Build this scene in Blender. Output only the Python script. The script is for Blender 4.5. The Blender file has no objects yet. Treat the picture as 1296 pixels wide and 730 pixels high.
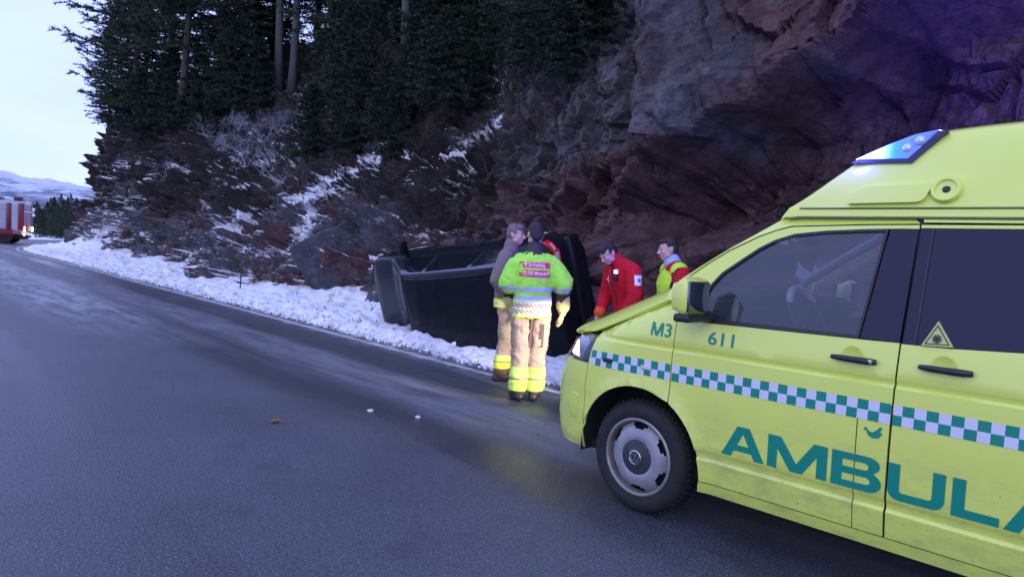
import bpy, bmesh, math, random
import numpy as np
from mathutils import Vector, Matrix, Euler
from mathutils import noise as mnoise

# ------------------------------------------------------------------ camera, world, light
SC = bpy.context.scene
COL = SC.collection
IMG_W, IMG_H, FOC = 1296, 730, 895.0
PITCH, ROLL, CAM_H = 0.0566, 0.0535, 1.551
_cp, _sp = math.cos(PITCH), math.sin(PITCH)
_f = Vector((0, _cp, -_sp)); _u = Vector((0, _sp, _cp)); _r = Vector((1, 0, 0))
CAM_R = _r*math.cos(ROLL)+_u*math.sin(ROLL); CAM_U = _u*math.cos(ROLL)-_r*math.sin(ROLL); CAM_F = _f
cam_d = bpy.data.cameras.new('camera'); cam = bpy.data.objects.new('camera', cam_d); COL.objects.link(cam)
cam_d.sensor_width = 36; cam_d.lens = FOC/IMG_W*36; cam_d.clip_end = 20000; cam_d.clip_start = .05
cam.matrix_world = Matrix(((CAM_R.x, CAM_U.x, -CAM_F.x, 0), (CAM_R.y, CAM_U.y, -CAM_F.y, 0), (CAM_R.z, CAM_U.z, -CAM_F.z, CAM_H), (0, 0, 0, 1)))
SC.camera = cam
W = bpy.data.worlds.new('World'); SC.world = W; W.use_nodes = True
wn = W.node_tree.nodes; wl = W.node_tree.links; wn.clear()
wo = wn.new('ShaderNodeOutputWorld'); wb = wn.new('ShaderNodeBackground')
sky = wn.new('ShaderNodeTexSky'); sky.sky_type = 'NISHITA'; sky.sun_disc = False
SUN_EL, SUN_AZ = math.radians(24), math.radians(200)      # azimuth clockwise from +Y: behind the camera
sky.sun_elevation = SUN_EL; sky.sun_rotation = SUN_AZ; sky.air_density = 1.0; sky.dust_density = 2.0
tc = wn.new('ShaderNodeTexCoord'); mp = wn.new('ShaderNodeMapping'); mp.inputs['Scale'].default_value = (1, 1, 2.5)
nz = wn.new('ShaderNodeTexNoise'); nz.inputs['Scale'].default_value = 2.2; nz.inputs['Detail'].default_value = 6; nz.inputs['Roughness'].default_value = .55
cr = wn.new('ShaderNodeValToRGB')
SKY_GAIN = 16.2
cr.color_ramp.elements[0].position = .3; cr.color_ramp.elements[0].color = (.43, .53, 1.0, 1)
cr.color_ramp.elements[1].position = .7; cr.color_ramp.elements[1].color = (.54, .645, 1.0, 1)
ml = wn.new('ShaderNodeMixRGB'); ml.blend_type = 'MULTIPLY'; ml.inputs[0].default_value = 1; ml.inputs[2].default_value = (SKY_GAIN*1.07, SKY_GAIN*1.06, SKY_GAIN*1.28, 1)
mx = wn.new('ShaderNodeMixRGB'); mx.inputs[0].default_value = .9
wl.new(tc.outputs['Generated'], mp.inputs['Vector']); wl.new(mp.outputs['Vector'], nz.inputs['Vector']); wl.new(nz.outputs['Fac'], cr.inputs['Fac'])
wl.new(cr.outputs['Color'], ml.inputs[1]); wl.new(sky.outputs['Color'], mx.inputs[1]); wl.new(ml.outputs['Color'], mx.inputs[2])
wl.new(mx.outputs['Color'], wb.inputs['Color']); wb.inputs['Strength'].default_value = .1; wl.new(wb.outputs['Background'], wo.inputs['Surface'])
sd = bpy.data.lights.new('sun', 'SUN'); sd.energy = .5; sd.angle = math.radians(25); sd.color = (1, .95, .9)
so = bpy.data.objects.new('sun', sd); COL.objects.link(so)
_sv = Vector((math.sin(SUN_AZ)*math.cos(SUN_EL), math.cos(SUN_AZ)*math.cos(SUN_EL), math.sin(SUN_EL)))
so.rotation_euler = _sv.to_track_quat('Z', 'Y').to_euler()
SC.view_settings.view_transform = 'Standard'; SC.view_settings.look = 'None'; SC.view_settings.exposure = 0; SC.view_settings.gamma = 1
SC.render.engine = 'CYCLES'; SC.cycles.use_denoising = True
SC.cycles.max_bounces = 6; SC.cycles.diffuse_bounces = 3; SC.cycles.glossy_bounces = 4; SC.cycles.transparent_max_bounces = 12; SC.cycles.transmission_bounces = 6
SC.cycles.sample_clamp_indirect = 4; SC.cycles.caustics_reflective = False; SC.cycles.caustics_refractive = False

# ------------------------------------------------------------------ frames of reference
RU = Vector((-.668, .744, 0)).normalized()            # along the road, away from the camera
RN = Vector((RU.y, -RU.x, 0))                         # across the road, towards the cliff
def S(s, t, z=0): return RU*s+RN*t+Vector((0, 0, z))
def ray(px, py):
    a, b = (px-IMG_W/2)/FOC, (py-IMG_H/2)/FOC
    return CAM_F+CAM_R*a-CAM_U*b
def on_ground(px, py, z=0):
    d = ray(px, py); return Vector((0, 0, CAM_H))+d*((z-CAM_H)/d.z)
def at(px, py, Y):
    d = ray(px, py); return Vector((0, 0, CAM_H))+d*(Y/d.y)

# ------------------------------------------------------------------ object helpers
def link(o, parent=None):
    COL.objects.link(o)
    if parent is not None: o.parent = parent
    return o
def tag(o, label, cat, group=None):
    o['label'] = label; o['category'] = cat
    if group: o['group'] = group
    return o
def thing(name, label, cat, loc=(0, 0, 0), rot=None, group=None):
    o = bpy.data.objects.new(name, None); o.empty_display_size = .1; COL.objects.link(o)
    o.location = loc
    if rot is not None: o.rotation_euler = rot
    return tag(o, label, cat, group)
def mesh_obj(name, me, mats, parent=None, smooth=None, kind=None):
    o = bpy.data.objects.new(name, me); link(o, parent)
    for m in (mats if isinstance(mats, (list, tuple)) else [mats]):
        if len(me.materials) < len(mats if isinstance(mats, (list, tuple)) else [mats]): me.materials.append(m)
    if smooth is not None: shade(me, smooth)
    if kind: o['kind'] = kind
    return o
def shade(me, ang):
    """smooth shading, edges sharper than ang degrees stay crisp"""
    if ang <= 0:
        me.polygons.foreach_set('use_smooth', [False]*len(me.polygons)); return
    me.polygons.foreach_set('use_smooth', [True]*len(me.polygons))
    if ang < 180:
        try: me.set_sharp_from_angle(angle=math.radians(ang))
        except Exception: pass
def pyd(name, V, F, mats, parent=None, smooth=0, kind=None):
    me = bpy.data.meshes.new(name); me.from_pydata([tuple(v) for v in V], [], F); me.update()
    return mesh_obj(name, me, mats, parent, smooth, kind)
def np_mesh(name, V, F):
    """V (n,3) float, F (m,k) int: quick build"""
    me = bpy.data.meshes.new(name); V = np.asarray(V, np.float32); F = np.asarray(F, np.int32); k = F.shape[1]
    me.vertices.add(len(V)); me.vertices.foreach_set('co', V.ravel())
    me.loops.add(F.size); me.loops.foreach_set('vertex_index', F.ravel())
    me.polygons.add(len(F)); me.polygons.foreach_set('loop_start', np.arange(0, F.size, k, dtype=np.int32)); me.polygons.foreach_set('loop_total', np.full(len(F), k, np.int32))
    me.update(calc_edges=True); me.validate(); return me
def bm_obj(name, bm, mats, parent=None, smooth=30, kind=None):
    bmesh.ops.recalc_face_normals(bm, faces=bm.faces[:])
    me = bpy.data.meshes.new(name); bm.to_mesh(me); bm.free()
    return mesh_obj(name, me, mats, parent, smooth, kind)
def dup(root, loc, rot=None, scale=None, label=None, group=None):
    r = root.copy(); COL.objects.link(r); r.location = loc
    if rot is not None: r.rotation_euler = rot
    if scale is not None: r.scale = scale
    if label: r['label'] = label
    if group: r['group'] = group
    for ch in list(root.children):
        c = ch.copy(); COL.objects.link(c); c.parent = r
        for g in list(ch.children):
            d = g.copy(); COL.objects.link(d); d.parent = c
    return r
def add_box(bm, c, d, rot=None, bev=0, mat=0):
    g = bmesh.ops.create_cube(bm, size=1)
    M = Matrix.Translation(Vector(c)) @ (rot.to_matrix().to_4x4() if rot is not None else Matrix()) @ Matrix.Diagonal((d[0], d[1], d[2], 1))
    bmesh.ops.transform(bm, matrix=M, verts=g['verts'])
    fs = list({f for v in g['verts'] for f in v.link_faces})
    if bev > 0:
        r = bmesh.ops.bevel(bm, geom=list({e for f in fs for e in f.edges}), offset=bev, segments=2, affect='EDGES', profile=.5)
        fs = list(set(r['faces']) | {f for f in fs if f.is_valid})
    for f in fs: f.material_index = mat
def ring_frame(d):
    d = Vector(d).normalized(); a = Vector((0, 0, 1)) if abs(d.z) < .95 else Vector((1, 0, 0))
    x = a.cross(d).normalized(); return x, d.cross(x)
def add_tube(bm, pts, rad, n=8, mat=0, cap=True):
    pts = [Vector(p) for p in pts]; rad = rad if isinstance(rad, (list, tuple)) else [rad]*len(pts); rings = []
    for i, p in enumerate(pts):
        d = (pts[min(i+1, len(pts)-1)]-pts[max(i-1, 0)])
        if i == 0: x, y = ring_frame(d)
        else:
            dn = d.normalized(); x = (x-dn*x.dot(dn)).normalized(); y = dn.cross(x)
        rings.append([bm.verts.new(p+(x*math.cos(2*math.pi*k/n)+y*math.sin(2*math.pi*k/n))*rad[i]) for k in range(n)])
    for a, b in zip(rings, rings[1:]):
        for k in range(n):
            f = bm.faces.new((a[k], a[(k+1) % n], b[(k+1) % n], b[k])); f.material_index = mat
    if cap:
        bm.faces.new(rings[0][::-1]).material_index = mat; bm.faces.new(rings[-1]).material_index = mat
def add_lathe(bm, prof, n, M=Matrix(), mat=0):
    """prof: (radius, height) pairs about local z"""
    rings = []
    for r, h in prof:
        rings.append([bm.verts.new(M @ Vector((r*math.cos(2*math.pi*k/n), r*math.sin(2*math.pi*k/n), h))) for k in range(n)])
    for a, b in zip(rings, rings[1:]):
        for k in range(n):
            bm.faces.new((a[k], a[(k+1) % n], b[(k+1) % n], b[k])).material_index = mat

# ------------------------------------------------------------------ materials
def mat(name, col=(.5, .5, .5), rough=.5, metal=0, spec=.5, emit=None, estr=0, coat=0, alpha=1, trans=0):
    m = bpy.data.materials.new(name); m.use_nodes = True; b = m.node_tree.nodes['Principled BSDF']
    b.inputs['Base Color'].default_value = (*col, 1); b.inputs['Roughness'].default_value = rough; b.inputs['Metallic'].default_value = metal
    b.inputs['Specular IOR Level'].default_value = spec; b.inputs['Coat Weight'].default_value = coat; b.inputs['Coat Roughness'].default_value = .08
    b.inputs['Alpha'].default_value = alpha; b.inputs['Transmission Weight'].default_value = trans
    if emit: b.inputs['Emission Color'].default_value = (*emit, 1); b.inputs['Emission Strength'].default_value = estr
    return m
class NG:
    """small node-graph builder"""
    def __init__(s, m): s.m = m; s.t = m.node_tree; s.n = s.t.nodes; s.l = s.t.links; s.b = s.n.get('Principled BSDF')
    def node(s, t, **kw):
        n = s.n.new(t)
        for k, v in kw.items(): setattr(n, k, v)
        return n
    def put(s, inp, v):
        if hasattr(v, 'node'): s.l.new(v, inp)
        elif isinstance(v, (tuple, list)): inp.default_value = (*v, 1) if len(v) == 3 and inp.type == 'RGBA' else v
        else: inp.default_value = v
    def co(s, which='Object'): return s.node('ShaderNodeTexCoord').outputs[which]
    def pos(s): return s.node('ShaderNodeNewGeometry').outputs['Position']
    def normal(s): return s.node('ShaderNodeNewGeometry').outputs['Normal']
    def map(s, v, scale=(1, 1, 1), rot=(0, 0, 0), loc=(0, 0, 0)):
        n = s.node('ShaderNodeMapping'); s.put(n.inputs[0], v); n.inputs['Scale'].default_value = scale; n.inputs['Rotation'].default_value = rot; n.inputs['Location'].default_value = loc; return n.outputs[0]
    def noise(s, v, scale, detail=4, rough=.55, dist=0):
        n = s.node('ShaderNodeTexNoise'); s.put(n.inputs['Vector'], v); n.inputs['Scale'].default_value = scale; n.inputs['Detail'].default_value = detail; n.inputs['Roughness'].default_value = rough; n.inputs['Distortion'].default_value = dist; return n.outputs['Fac']
    def voro(s, v, scale, feat='F1', out='Distance'):
        n = s.node('ShaderNodeTexVoronoi', feature=feat); s.put(n.inputs['Vector'], v); n.inputs['Scale'].default_value = scale; return n.outputs[out]
    def ramp(s, f, stops):
        n = s.node('ShaderNodeValToRGB'); s.put(n.inputs['Fac'], f); e = n.color_ramp.elements
        while len(e) < len(stops): e.new(.5)
        for k, (p, c) in enumerate(stops): e[k].position = p; e[k].color = (*c, 1) if isinstance(c, tuple) else (c, c, c, 1)
        return n.outputs['Color']
    def mix(s, f, a, b, mode='MIX'):
        n = s.node('ShaderNodeMixRGB', blend_type=mode); s.put(n.inputs[0], f); s.put(n.inputs[1], a); s.put(n.inputs[2], b); return n.outputs[0]
    def math(s, op, a, b=0.0, c=0.0):
        n = s.node('ShaderNodeMath', operation=op); s.put(n.inputs[0], a); s.put(n.inputs[1], b); s.put(n.inputs[2], c); return n.outputs[0]
    def sep(s, v):
        n = s.node('ShaderNodeSeparateXYZ'); s.put(n.inputs[0], v); return n.outputs
    def smooth(s, v, lo, hi):
        n = s.node('ShaderNodeMapRange', interpolation_type='SMOOTHSTEP'); s.put(n.inputs[0], v); s.put(n.inputs[1], lo); s.put(n.inputs[2], hi); return n.outputs[0]
    def attr(s, nm):
        n = s.node('ShaderNodeAttribute'); n.attribute_name = nm; return n.outputs['Fac']
    def bump(s, h, strength=.5, dist=.02, nrm=None):
        n = s.node('ShaderNodeBump'); s.put(n.inputs['Height'], h); n.inputs['Strength'].default_value = strength; n.inputs['Distance'].default_value = dist
        if nrm is not None: s.put(n.inputs['Normal'], nrm)
        return n.outputs[0]
    def set(s, **kw):
        for k, v in kw.items(): s.put(s.b.inputs[k.replace('_', ' ')], v)
    def within(s, v, lo, hi):
        """1 where lo < v < hi"""
        return s.math('MULTIPLY', s.math('GREATER_THAN', v, lo), s.math('LESS_THAN', v, hi))
def dirty(name, col, rough=.5, var=.25, scale=12, bump=0, metal=0, coat=0, spec=.5, bscale=60):
    """a paint, cloth or metal with slight uneven wear"""
    m = mat(name, col, rough, metal, spec, coat=coat); g = NG(m); c = g.co()
    n = g.noise(c, scale, 5, .6)
    g.set(Base_Color=g.mix(g.math('MULTIPLY', g.smooth(n, .3, .75), var), tuple(col), tuple(x*.45 for x in col)))
    g.set(Roughness=g.math('ADD', g.math('MULTIPLY', n, .2), rough-.1))
    if bump: g.set(Normal=g.bump(g.noise(c, bscale, 3), bump, .01))
    return m

# ------------------------------------------------------------------ numpy noise
def _h(ix, iy, seed):
    h = (ix.astype(np.int64)*374761393+iy.astype(np.int64)*668265263+seed*1442695041) & 0xffffffff
    h = ((h ^ (h >> 13))*1274126177) & 0xffffffff
    h = ((h ^ (h >> 16))*2246822519) & 0xffffffff
    return ((h ^ (h >> 15)) & 0xffffff)/float(0xffffff)
def vnoise(x, y, seed=0):
    ix, iy = np.floor(x), np.floor(y); fx, fy = x-ix, y-iy; fx = fx*fx*fx*(fx*(fx*6-15)+10); fy = fy*fy*fy*(fy*(fy*6-15)+10)
    a, b, c, d = _h(ix, iy, seed), _h(ix+1, iy, seed), _h(ix, iy+1, seed), _h(ix+1, iy+1, seed)
    return (a*(1-fx)+b*fx)*(1-fy)+(c*(1-fx)+d*fx)*fy
def fbm(x, y, seed=0, o=4, g=.5):
    r = 0; a = 1; t = 0
    for k in range(o): r = r+a*vnoise(x*2**k, y*2**k, seed+k*17); t += a; a *= g
    return r/t
def facets(x, y, seed=0, tilt=1.0, jump=.5, k=26.0, edge=False):
    """broken-rock relief: each Voronoi cell is a tilted flat face; faces meet in short steep edges"""
    x = x+.22*(vnoise(x*2.3, y*2.3, seed+41)-.5); y = y+.22*(vnoise(x*2.3, y*2.3, seed+43)-.5)
    ix, iy = np.floor(x), np.floor(y); num = np.zeros(x.shape); den = np.zeros(x.shape)+1e-30; f1 = np.full(x.shape, 9.); f2 = f1.copy()
    for dx in (-1, 0, 1):
        for dy in (-1, 0, 1):
            cx, cy = ix+dx, iy+dy; px, py = cx+_h(cx, cy, seed), cy+_h(cx, cy, seed+5)
            d = np.sqrt((x-px)**2+(y-py)**2)
            v = (_h(cx, cy, seed+9)-.5)*jump+((x-px)*(_h(cx, cy, seed+11)-.5)+(y-py)*(_h(cx, cy, seed+13)-.5))*tilt*1.6
            w = np.exp(-k*d); num += v*w; den += w
            if edge: f2 = np.where(d < f1, f1, np.minimum(f2, d)); f1 = np.minimum(f1, d)
    return (num/den, f2-f1) if edge else num/den
def sstep(x, a, b):
    t = np.clip((x-a)/(b-a), 0, 1); return t*t*(3-2*t)
# ------------------------------------------------------------------ setting materials
def road_frame(o):
    o.matrix_world = Matrix(((RU.x, -RN.x, 0, 0), (RU.y, -RN.y, 0, 0), (0, 0, 1, 0), (0, 0, 0, 1)))
def mat_asphalt():
    m = mat('asphalt', (.05, .05, .055), .55); g = NG(m); c = g.co(); x, y, z = g.sep(c)
    stretch = g.map(c, (.22, 2.2, 1)); long1 = g.noise(stretch, 1.0, 5, .6, .4)
    patch = g.noise(c, .55, 5, .62); grit = g.noise(c, 75, 3, .75); agg = g.voro(c, 62, 'F1')
    wob = g.math('ADD', y, g.math('MULTIPLY', g.math('SUBTRACT', g.noise(g.map(c, (.12, .3, 1)), 1, 3), .5), .7))
    def band(c0, w):       # smooth stripe round a lateral position (y = -t)
        return g.math('SUBTRACT', 1.0, g.smooth(g.math('ABSOLUTE', g.math('SUBTRACT', wob, c0)), w*.25, w))
    wet = g.math('MAXIMUM', g.math('MAXIMUM', band(-4.95, .55), band(-3.35, .6)), g.math('MULTIPLY', g.math('MAXIMUM', band(-.9, .8), band(1.0, .8)), .45))
    wet = g.math('MULTIPLY', wet, g.smooth(long1, .25, .6))
    frost = g.math('MULTIPLY', g.math('MAXIMUM', g.math('MULTIPLY', band(-2.85, 1.15), g.smooth(x, 9, 18)), g.math('MULTIPLY', band(-4.2, .6), .3)), g.smooth(g.noise(g.map(c, (.5, 2.6, 1)), 1.6, 7, .68), .33, .66))
    edge = g.math('MULTIPLY', band(-5.75, .42), g.smooth(g.noise(c, 2.2, 6, .7), .42, .66))
    frost = g.math('MAXIMUM', frost, edge)
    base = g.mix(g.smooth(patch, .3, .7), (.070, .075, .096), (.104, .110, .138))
    base = g.mix(g.math('MULTIPLY', wet, .72), base, (.018, .018, .022))
    base = g.mix(g.math('MULTIPLY', g.smooth(agg, .2, .5), .45), base, (.024, .024, .03))
    base = g.mix(g.math('MULTIPLY', g.smooth(grit, .53, .64), .75), base, (.22, .22, .25))
    blot = g.smooth(g.noise(c, 1.9, 6, .7), .52, .72)
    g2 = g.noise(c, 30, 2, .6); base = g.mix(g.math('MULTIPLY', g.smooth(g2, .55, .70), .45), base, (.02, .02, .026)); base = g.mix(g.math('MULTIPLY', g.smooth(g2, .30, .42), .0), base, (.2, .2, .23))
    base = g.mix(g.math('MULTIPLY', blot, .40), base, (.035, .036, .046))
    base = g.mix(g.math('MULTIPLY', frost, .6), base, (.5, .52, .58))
    g.set(Base_Color=base)
    r = g.math('ADD', g.math('SUBTRACT', .58, g.math('MULTIPLY', wet, .26)), g.math('MULTIPLY', g.math('SUBTRACT', patch, .5), .2))
    g.set(Roughness=g.math('ADD', r, g.math('MULTIPLY', frost, .25)))
    g.set(Normal=g.bump(g.math('ADD', g.math('MULTIPLY', agg, .6), grit), .4, .012))
    return m
def snow_colour(g, c, dirt=.35):
    n = g.noise(c, 1.7, 6, .65); f = g.noise(c, 38, 3, .6)
    col = g.mix(g.math('MULTIPLY', g.smooth(n, .48, .75), dirt), (.80, .82, .86), (.42, .41, .42))
    return g.mix(g.math('MULTIPLY', g.smooth(f, .58, .74), .25), col, (.5, .51, .55)), n, f
def mat_snow():
    m = mat('snow_cover', (.8, .82, .86), .75); g = NG(m); c = g.co(); x, y, z = g.sep(c)
    col, n, f = snow_colour(g, c)
    # road grit thrown up along the kerb
    k = g.math('MULTIPLY', g.smooth(y, -6.5, -5.7), g.smooth(g.noise(c, 6, 6, .75), .42, .62))
    col = g.mix(g.math('MULTIPLY', k, .55), col, (.2, .19, .2))
    g.set(Base_Color=col, Roughness=.8, Normal=g.bump(g.math('ADD', g.math('MULTIPLY', f, .5), g.noise(c, 9, 5, .65)), .7, .04))
    m.node_tree.nodes['Principled BSDF'].inputs['Specular IOR Level'].default_value = .25
    return m
def mat_rock(name='cliff_rock', use_attr=True, snowy=1.0):
    m = mat(name, (.2, .15, .14), .8); g = NG(m); grey_only = name.startswith('grey'); c = g.co()
    big = g.noise(c, .45, 4, .6); mid = g.noise(c, 2.4, 6, .65, .6); fine = g.noise(c, 17, 5, .7); grain = g.noise(c, 70, 3, .7)
    tone = g.attr('tone') if use_attr else g.math('ADD', mid, .45 if grey_only else 0)
    veg = g.attr('veg') if use_attr else None
    sn = g.attr('snowy') if use_attr else None
    red = g.mix(g.smooth(mid, .3, .7), (.064, .033, .034), (.135, .076, .075))
    grey = g.mix(g.smooth(mid, .35, .7), (.062, .062, .075), (.135, .132, .15)) if not grey_only else g.mix(g.smooth(mid, .35, .7), (.034, .036, .050), (.075, .078, .10))
    col = g.mix(g.smooth(g.math('ADD', g.math('MULTIPLY', tone, .75), g.math('MULTIPLY', big, .35)), .54, .76), red, grey)
    col = g.mix(g.math('MULTIPLY', g.smooth(fine, .5, .75), .6), col, (.035, .022, .022))
    pale = g.smooth(g.noise(c, 5.5, 7, .75), .60, .70)
    col = g.mix(g.math('MULTIPLY', pale, .22), col, (.26, .22, .23))            # lichen and quartz flecks
    wv_ = g.node('ShaderNodeVectorMath', operation='ADD'); wn_ = g.node('ShaderNodeTexNoise'); g.put(wn_.inputs['Vector'], c); wn_.inputs['Scale'].default_value = 2.6; wn_.inputs['Detail'].default_value = 5; g.put(wv_.inputs[0], g.map(c, (1.25, 1, .62), (0, .55, .25)))
    ws_ = g.node('ShaderNodeVectorMath', operation='SCALE'); g.put(ws_.inputs[0], wn_.outputs['Color']); ws_.inputs['Scale'].default_value = .35; g.put(wv_.inputs[1], ws_.outputs[0]); wc_ = wv_.outputs[0]
    e1 = g.voro(wc_, 1.7, 'DISTANCE_TO_EDGE'); e2 = g.voro(wc_, 4.8, 'DISTANCE_TO_EDGE'); e3 = g.voro(wc_, 12, 'DISTANCE_TO_EDGE')
    cellc = g.sep(g.voro(wc_, 2.3, 'F1', 'Color'))[0]; cell2 = g.sep(g.voro(wc_, 12, 'F1', 'Color'))[1]
    msk = g.smooth(g.noise(c, 1.1, 4, .6), .50, .62); crack = g.math('SUBTRACT', 1, g.math('MULTIPLY', msk, g.math('SUBTRACT', 1, g.math('ADD', .45, g.math('MULTIPLY', g.smooth(e1, 0, .016), .55)))))
    col = g.mix(g.math('MULTIPLY', g.smooth(cellc, .35, .9), .45), col, (.040, .026, .028))
    col = g.mix(g.math('MULTIPLY', g.smooth(cell2, .6, .95), .14), col, (.22, .17, .17))
    col = g.mix(g.math('SUBTRACT', 1, crack), col, (.030, .021, .022))
    if use_attr:
        soil = g.mix(g.smooth(fine, .4, .7), (.020, .015, .016), (.044, .031, .030))
        soil = g.mix(g.smooth(mid, .55, .7), soil, (.036, .042, .022))
        col = g.mix(g.smooth(g.math('ADD', veg, g.math('MULTIPLY', g.math('SUBTRACT', fine, .5), .5)), .42, .62), col, soil)
    nz = g.sep(g.normal())[2]
    if use_attr: nz = g.math('ADD', g.math('MULTIPLY', g.attr('ledge'), .75), g.math('MULTIPLY', nz, .25))
    snv = g.math('ADD', g.math('MULTIPLY', nz, .72), g.math('MULTIPLY', g.math('SUBTRACT', g.noise(c, .85, 7, .74), .5), 1.9))
    snv = g.math('ADD', snv, g.math('MULTIPLY', g.math('SUBTRACT', g.noise(c, 7, 4, .7), .5), .6))
    if use_attr: snow = g.smooth(g.math('ADD', snv, sn), .90, .95)
    else: snow = g.math('MULTIPLY', g.smooth(snv, .72, .80), snowy)
    dust = g.math('ADD', g.math('MULTIPLY', g.noise(c, 7.5, 6, .7), .8), g.math('ADD', g.math('MULTIPLY', nz, .3), g.math('MULTIPLY', sn, .45) if use_attr else .05))
    snow = g.math('MAXIMUM', snow, g.math('MULTIPLY', g.smooth(dust, .74, .82), .40))
    scol, _, _ = snow_colour(g, c, .2)
    g.set(Base_Color=g.mix(snow, col, scol))
    g.set(Roughness=g.math('ADD', .62, g.math('MULTIPLY', mid, .25)))
    h = g.math('ADD', g.math('MULTIPLY', mid, 1.0), g.math('ADD', g.math('MULTIPLY', fine, .5), g.math('MULTIPLY', grain, .16)))
    h = g.math('ADD', h, g.math('ADD', g.math('MULTIPLY', crack, .7), g.math('MULTIPLY', g.math('ADD', cellc, cell2), .55)))
    g.set(Normal=g.bump(h, .8, .07))
    m.node_tree.nodes['Principled BSDF'].inputs['Specular IOR Level'].default_value = .3
    return m
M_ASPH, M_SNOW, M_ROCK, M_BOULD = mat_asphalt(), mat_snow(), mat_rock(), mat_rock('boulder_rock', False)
M_GREYB = mat_rock('grey_boulder_rock', False)
M_LINE = dirty('edge_line_paint', (.55, .56, .58), .7, .9, 3)

# ------------------------------------------------------------------ road and ground
def strip(name, svals, tvals, zf, m, smooth=180, curve=True):
    s, t = np.meshgrid(np.array(svals, float), np.array(tvals, float), indexing='ij')
    z = zf(s, t); x, y = bend(s, -t) if curve else (s, -t)
    V = np.stack([x, y, z], -1).reshape(-1, 3); n, k = s.shape
    i = np.arange((n-1)*k).reshape(n-1, k)[:, :-1].ravel()
    F = np.stack([i, i+1, i+k+1, i+k], 1)[:, ::-1]
    me = np_mesh(name, V, F); o = mesh_obj(name, me, m, None, smooth, 'structure'); road_frame(o); return o
def bend(s, y, s0=44.0, R=46.0):
    """the road turns right round the end of the cliff beyond s0"""
    a = np.clip((s-s0)/R, 0, 1.0)
    return np.where(s > s0, s0+np.sin(a)*(R+y), s), np.where(s > s0, np.cos(a)*(R+y)-R, y)
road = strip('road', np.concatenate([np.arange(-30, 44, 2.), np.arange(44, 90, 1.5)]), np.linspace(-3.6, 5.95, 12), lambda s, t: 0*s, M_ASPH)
line = strip('edge_line', np.concatenate([np.arange(-30, 44, 2.), np.arange(44, 90, 1.5)]), [5.50, 5.62], lambda s, t: 0*s+.004, M_LINE)
line.parent = road; line.matrix_parent_inverse = road.matrix_world.inverted()
def snow_z(s, t):
    base = .02+.16*sstep(t, 5.72, 6.25)+.05*sstep(t, 6.3, 8.5)+(.04+.16*sstep(s, 9, 16)+.75*sstep(s, 30, 44))*sstep(t, 6.9, 9.2)
    lump = (fbm(s*1.1, t*1.3, 3, 4)-.5)*.22+(fbm(s*4, t*4, 8, 4)-.5)*.13+(fbm(s*14, t*14, 12, 3)-.5)*.05
    rid = np.abs(fbm(s*2.3+t*.8, t*5, 31, 3)-.5)*-.18
    w = sstep(t+(fbm(s*2.2, s*0+1.7, 5, 4)-.5)*.5, 5.66, 6.0)
    return -.03+w*(base+lump+rid)
ss = np.concatenate([np.arange(-14, 2, .25), np.arange(2, 16, .045), np.arange(16, 34, .09), np.arange(34, 62, .2)])
tt = np.concatenate([np.arange(5.55, 7.2, .04), np.arange(7.2, 10.4, .07)])
snow = strip('snow', ss, tt, snow_z, M_SNOW)
def gz(s, t):
    far = np.hypot(s, t)
    return -.06+np.where(t < -3.4, .25*sstep(-t, 3.6, 6)-(1.8*sstep(-t, 6, 20)), 0)+.5*(fbm(s*.07, t*.07, 4, 4)-.5)*sstep(far, 60, 140)
gs = np.concatenate([-np.geomspace(60, 6000, 16)[::-1], np.arange(-56, 150, 4.), np.geomspace(155, 6000, 16)])
gt = np.concatenate([-np.geomspace(40, 6000, 18)[::-1], np.arange(-38, 42, 1.5), np.geomspace(43, 6000, 18)])
ground = strip('ground', gs, gt, gz, M_SNOW, curve=False)

# ------------------------------------------------------------------ cliff
PR = [(0, -.6), (-.1, .3), (.15, 1.6), (.35, 3.2), (.3, 5), (.6, 8), (1.4, 12), (5, 16), (14, 19)]
PM = [(0, -.5), (.35, .8), (.95, 2.1), (1.9, 3.6), (3.3, 5.4), (5.3, 7.9), (8.0, 11), (12, 15.5), (19, 22)]
PL = [(0, -.4), (.4, 1.3), (.75, 3.0), (1.1, 5.0), (1.6, 6.9), (3.0, 8.3), (6.5, 10), (12, 13), (20, 17)]
def resample(P, v):
    P = np.array(P, float); L = np.concatenate([[0], np.cumsum(np.hypot(*np.diff(P, axis=0).T))]); L /= L[-1]
    return np.stack([np.interp(v, L, P[:, 0]), np.interp(v, L, P[:, 1])], -1)
cs = np.concatenate([np.arange(-16, 1.4, .12), np.arange(1.4, 9.6, .032), np.arange(9.6, 17, .05), np.arange(17, 31, .085), np.arange(31, 56, .15), np.arange(56, 92, .6)])
NR = 430
v = np.linspace(0, 1, NR)**1.75
pr, pm, pl = (resample(P, v) for P in (PR, PM, PL))
wr = 1-sstep(cs, 7.0, 14.5); wlf = sstep(cs, 27, 36); wm = 1-wr-wlf
prof = wr[:, None, None]*pr+wm[:, None, None]*pm+wlf[:, None, None]*pl
tb = 8.9+.25*np.sin(cs*.45+1)+.5*(fbm(cs*.35, cs*0, 2, 3)-.5)-.6*np.exp(-((cs-20)/5)**2)-.55*sstep(cs, 12, 17)+np.where(cs > 47, (cs-47)*.9+((cs-47)/5.)**2*.6, 0)
Tm = tb[:, None]+prof[..., 0]; Zm = prof[..., 1]; Sm = np.repeat(cs[:, None], NR, 1)
dt = np.gradient(prof[..., 0], axis=1); dz = np.gradient(prof[..., 1], axis=1); ln = np.hypot(dt, dz)+1e-9
Nt, Nz = -dz/ln, dt/ln
arc = np.cumsum(ln, axis=1)
ca, sa = math.cos(math.radians(-30)), math.sin(math.radians(-30))
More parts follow.
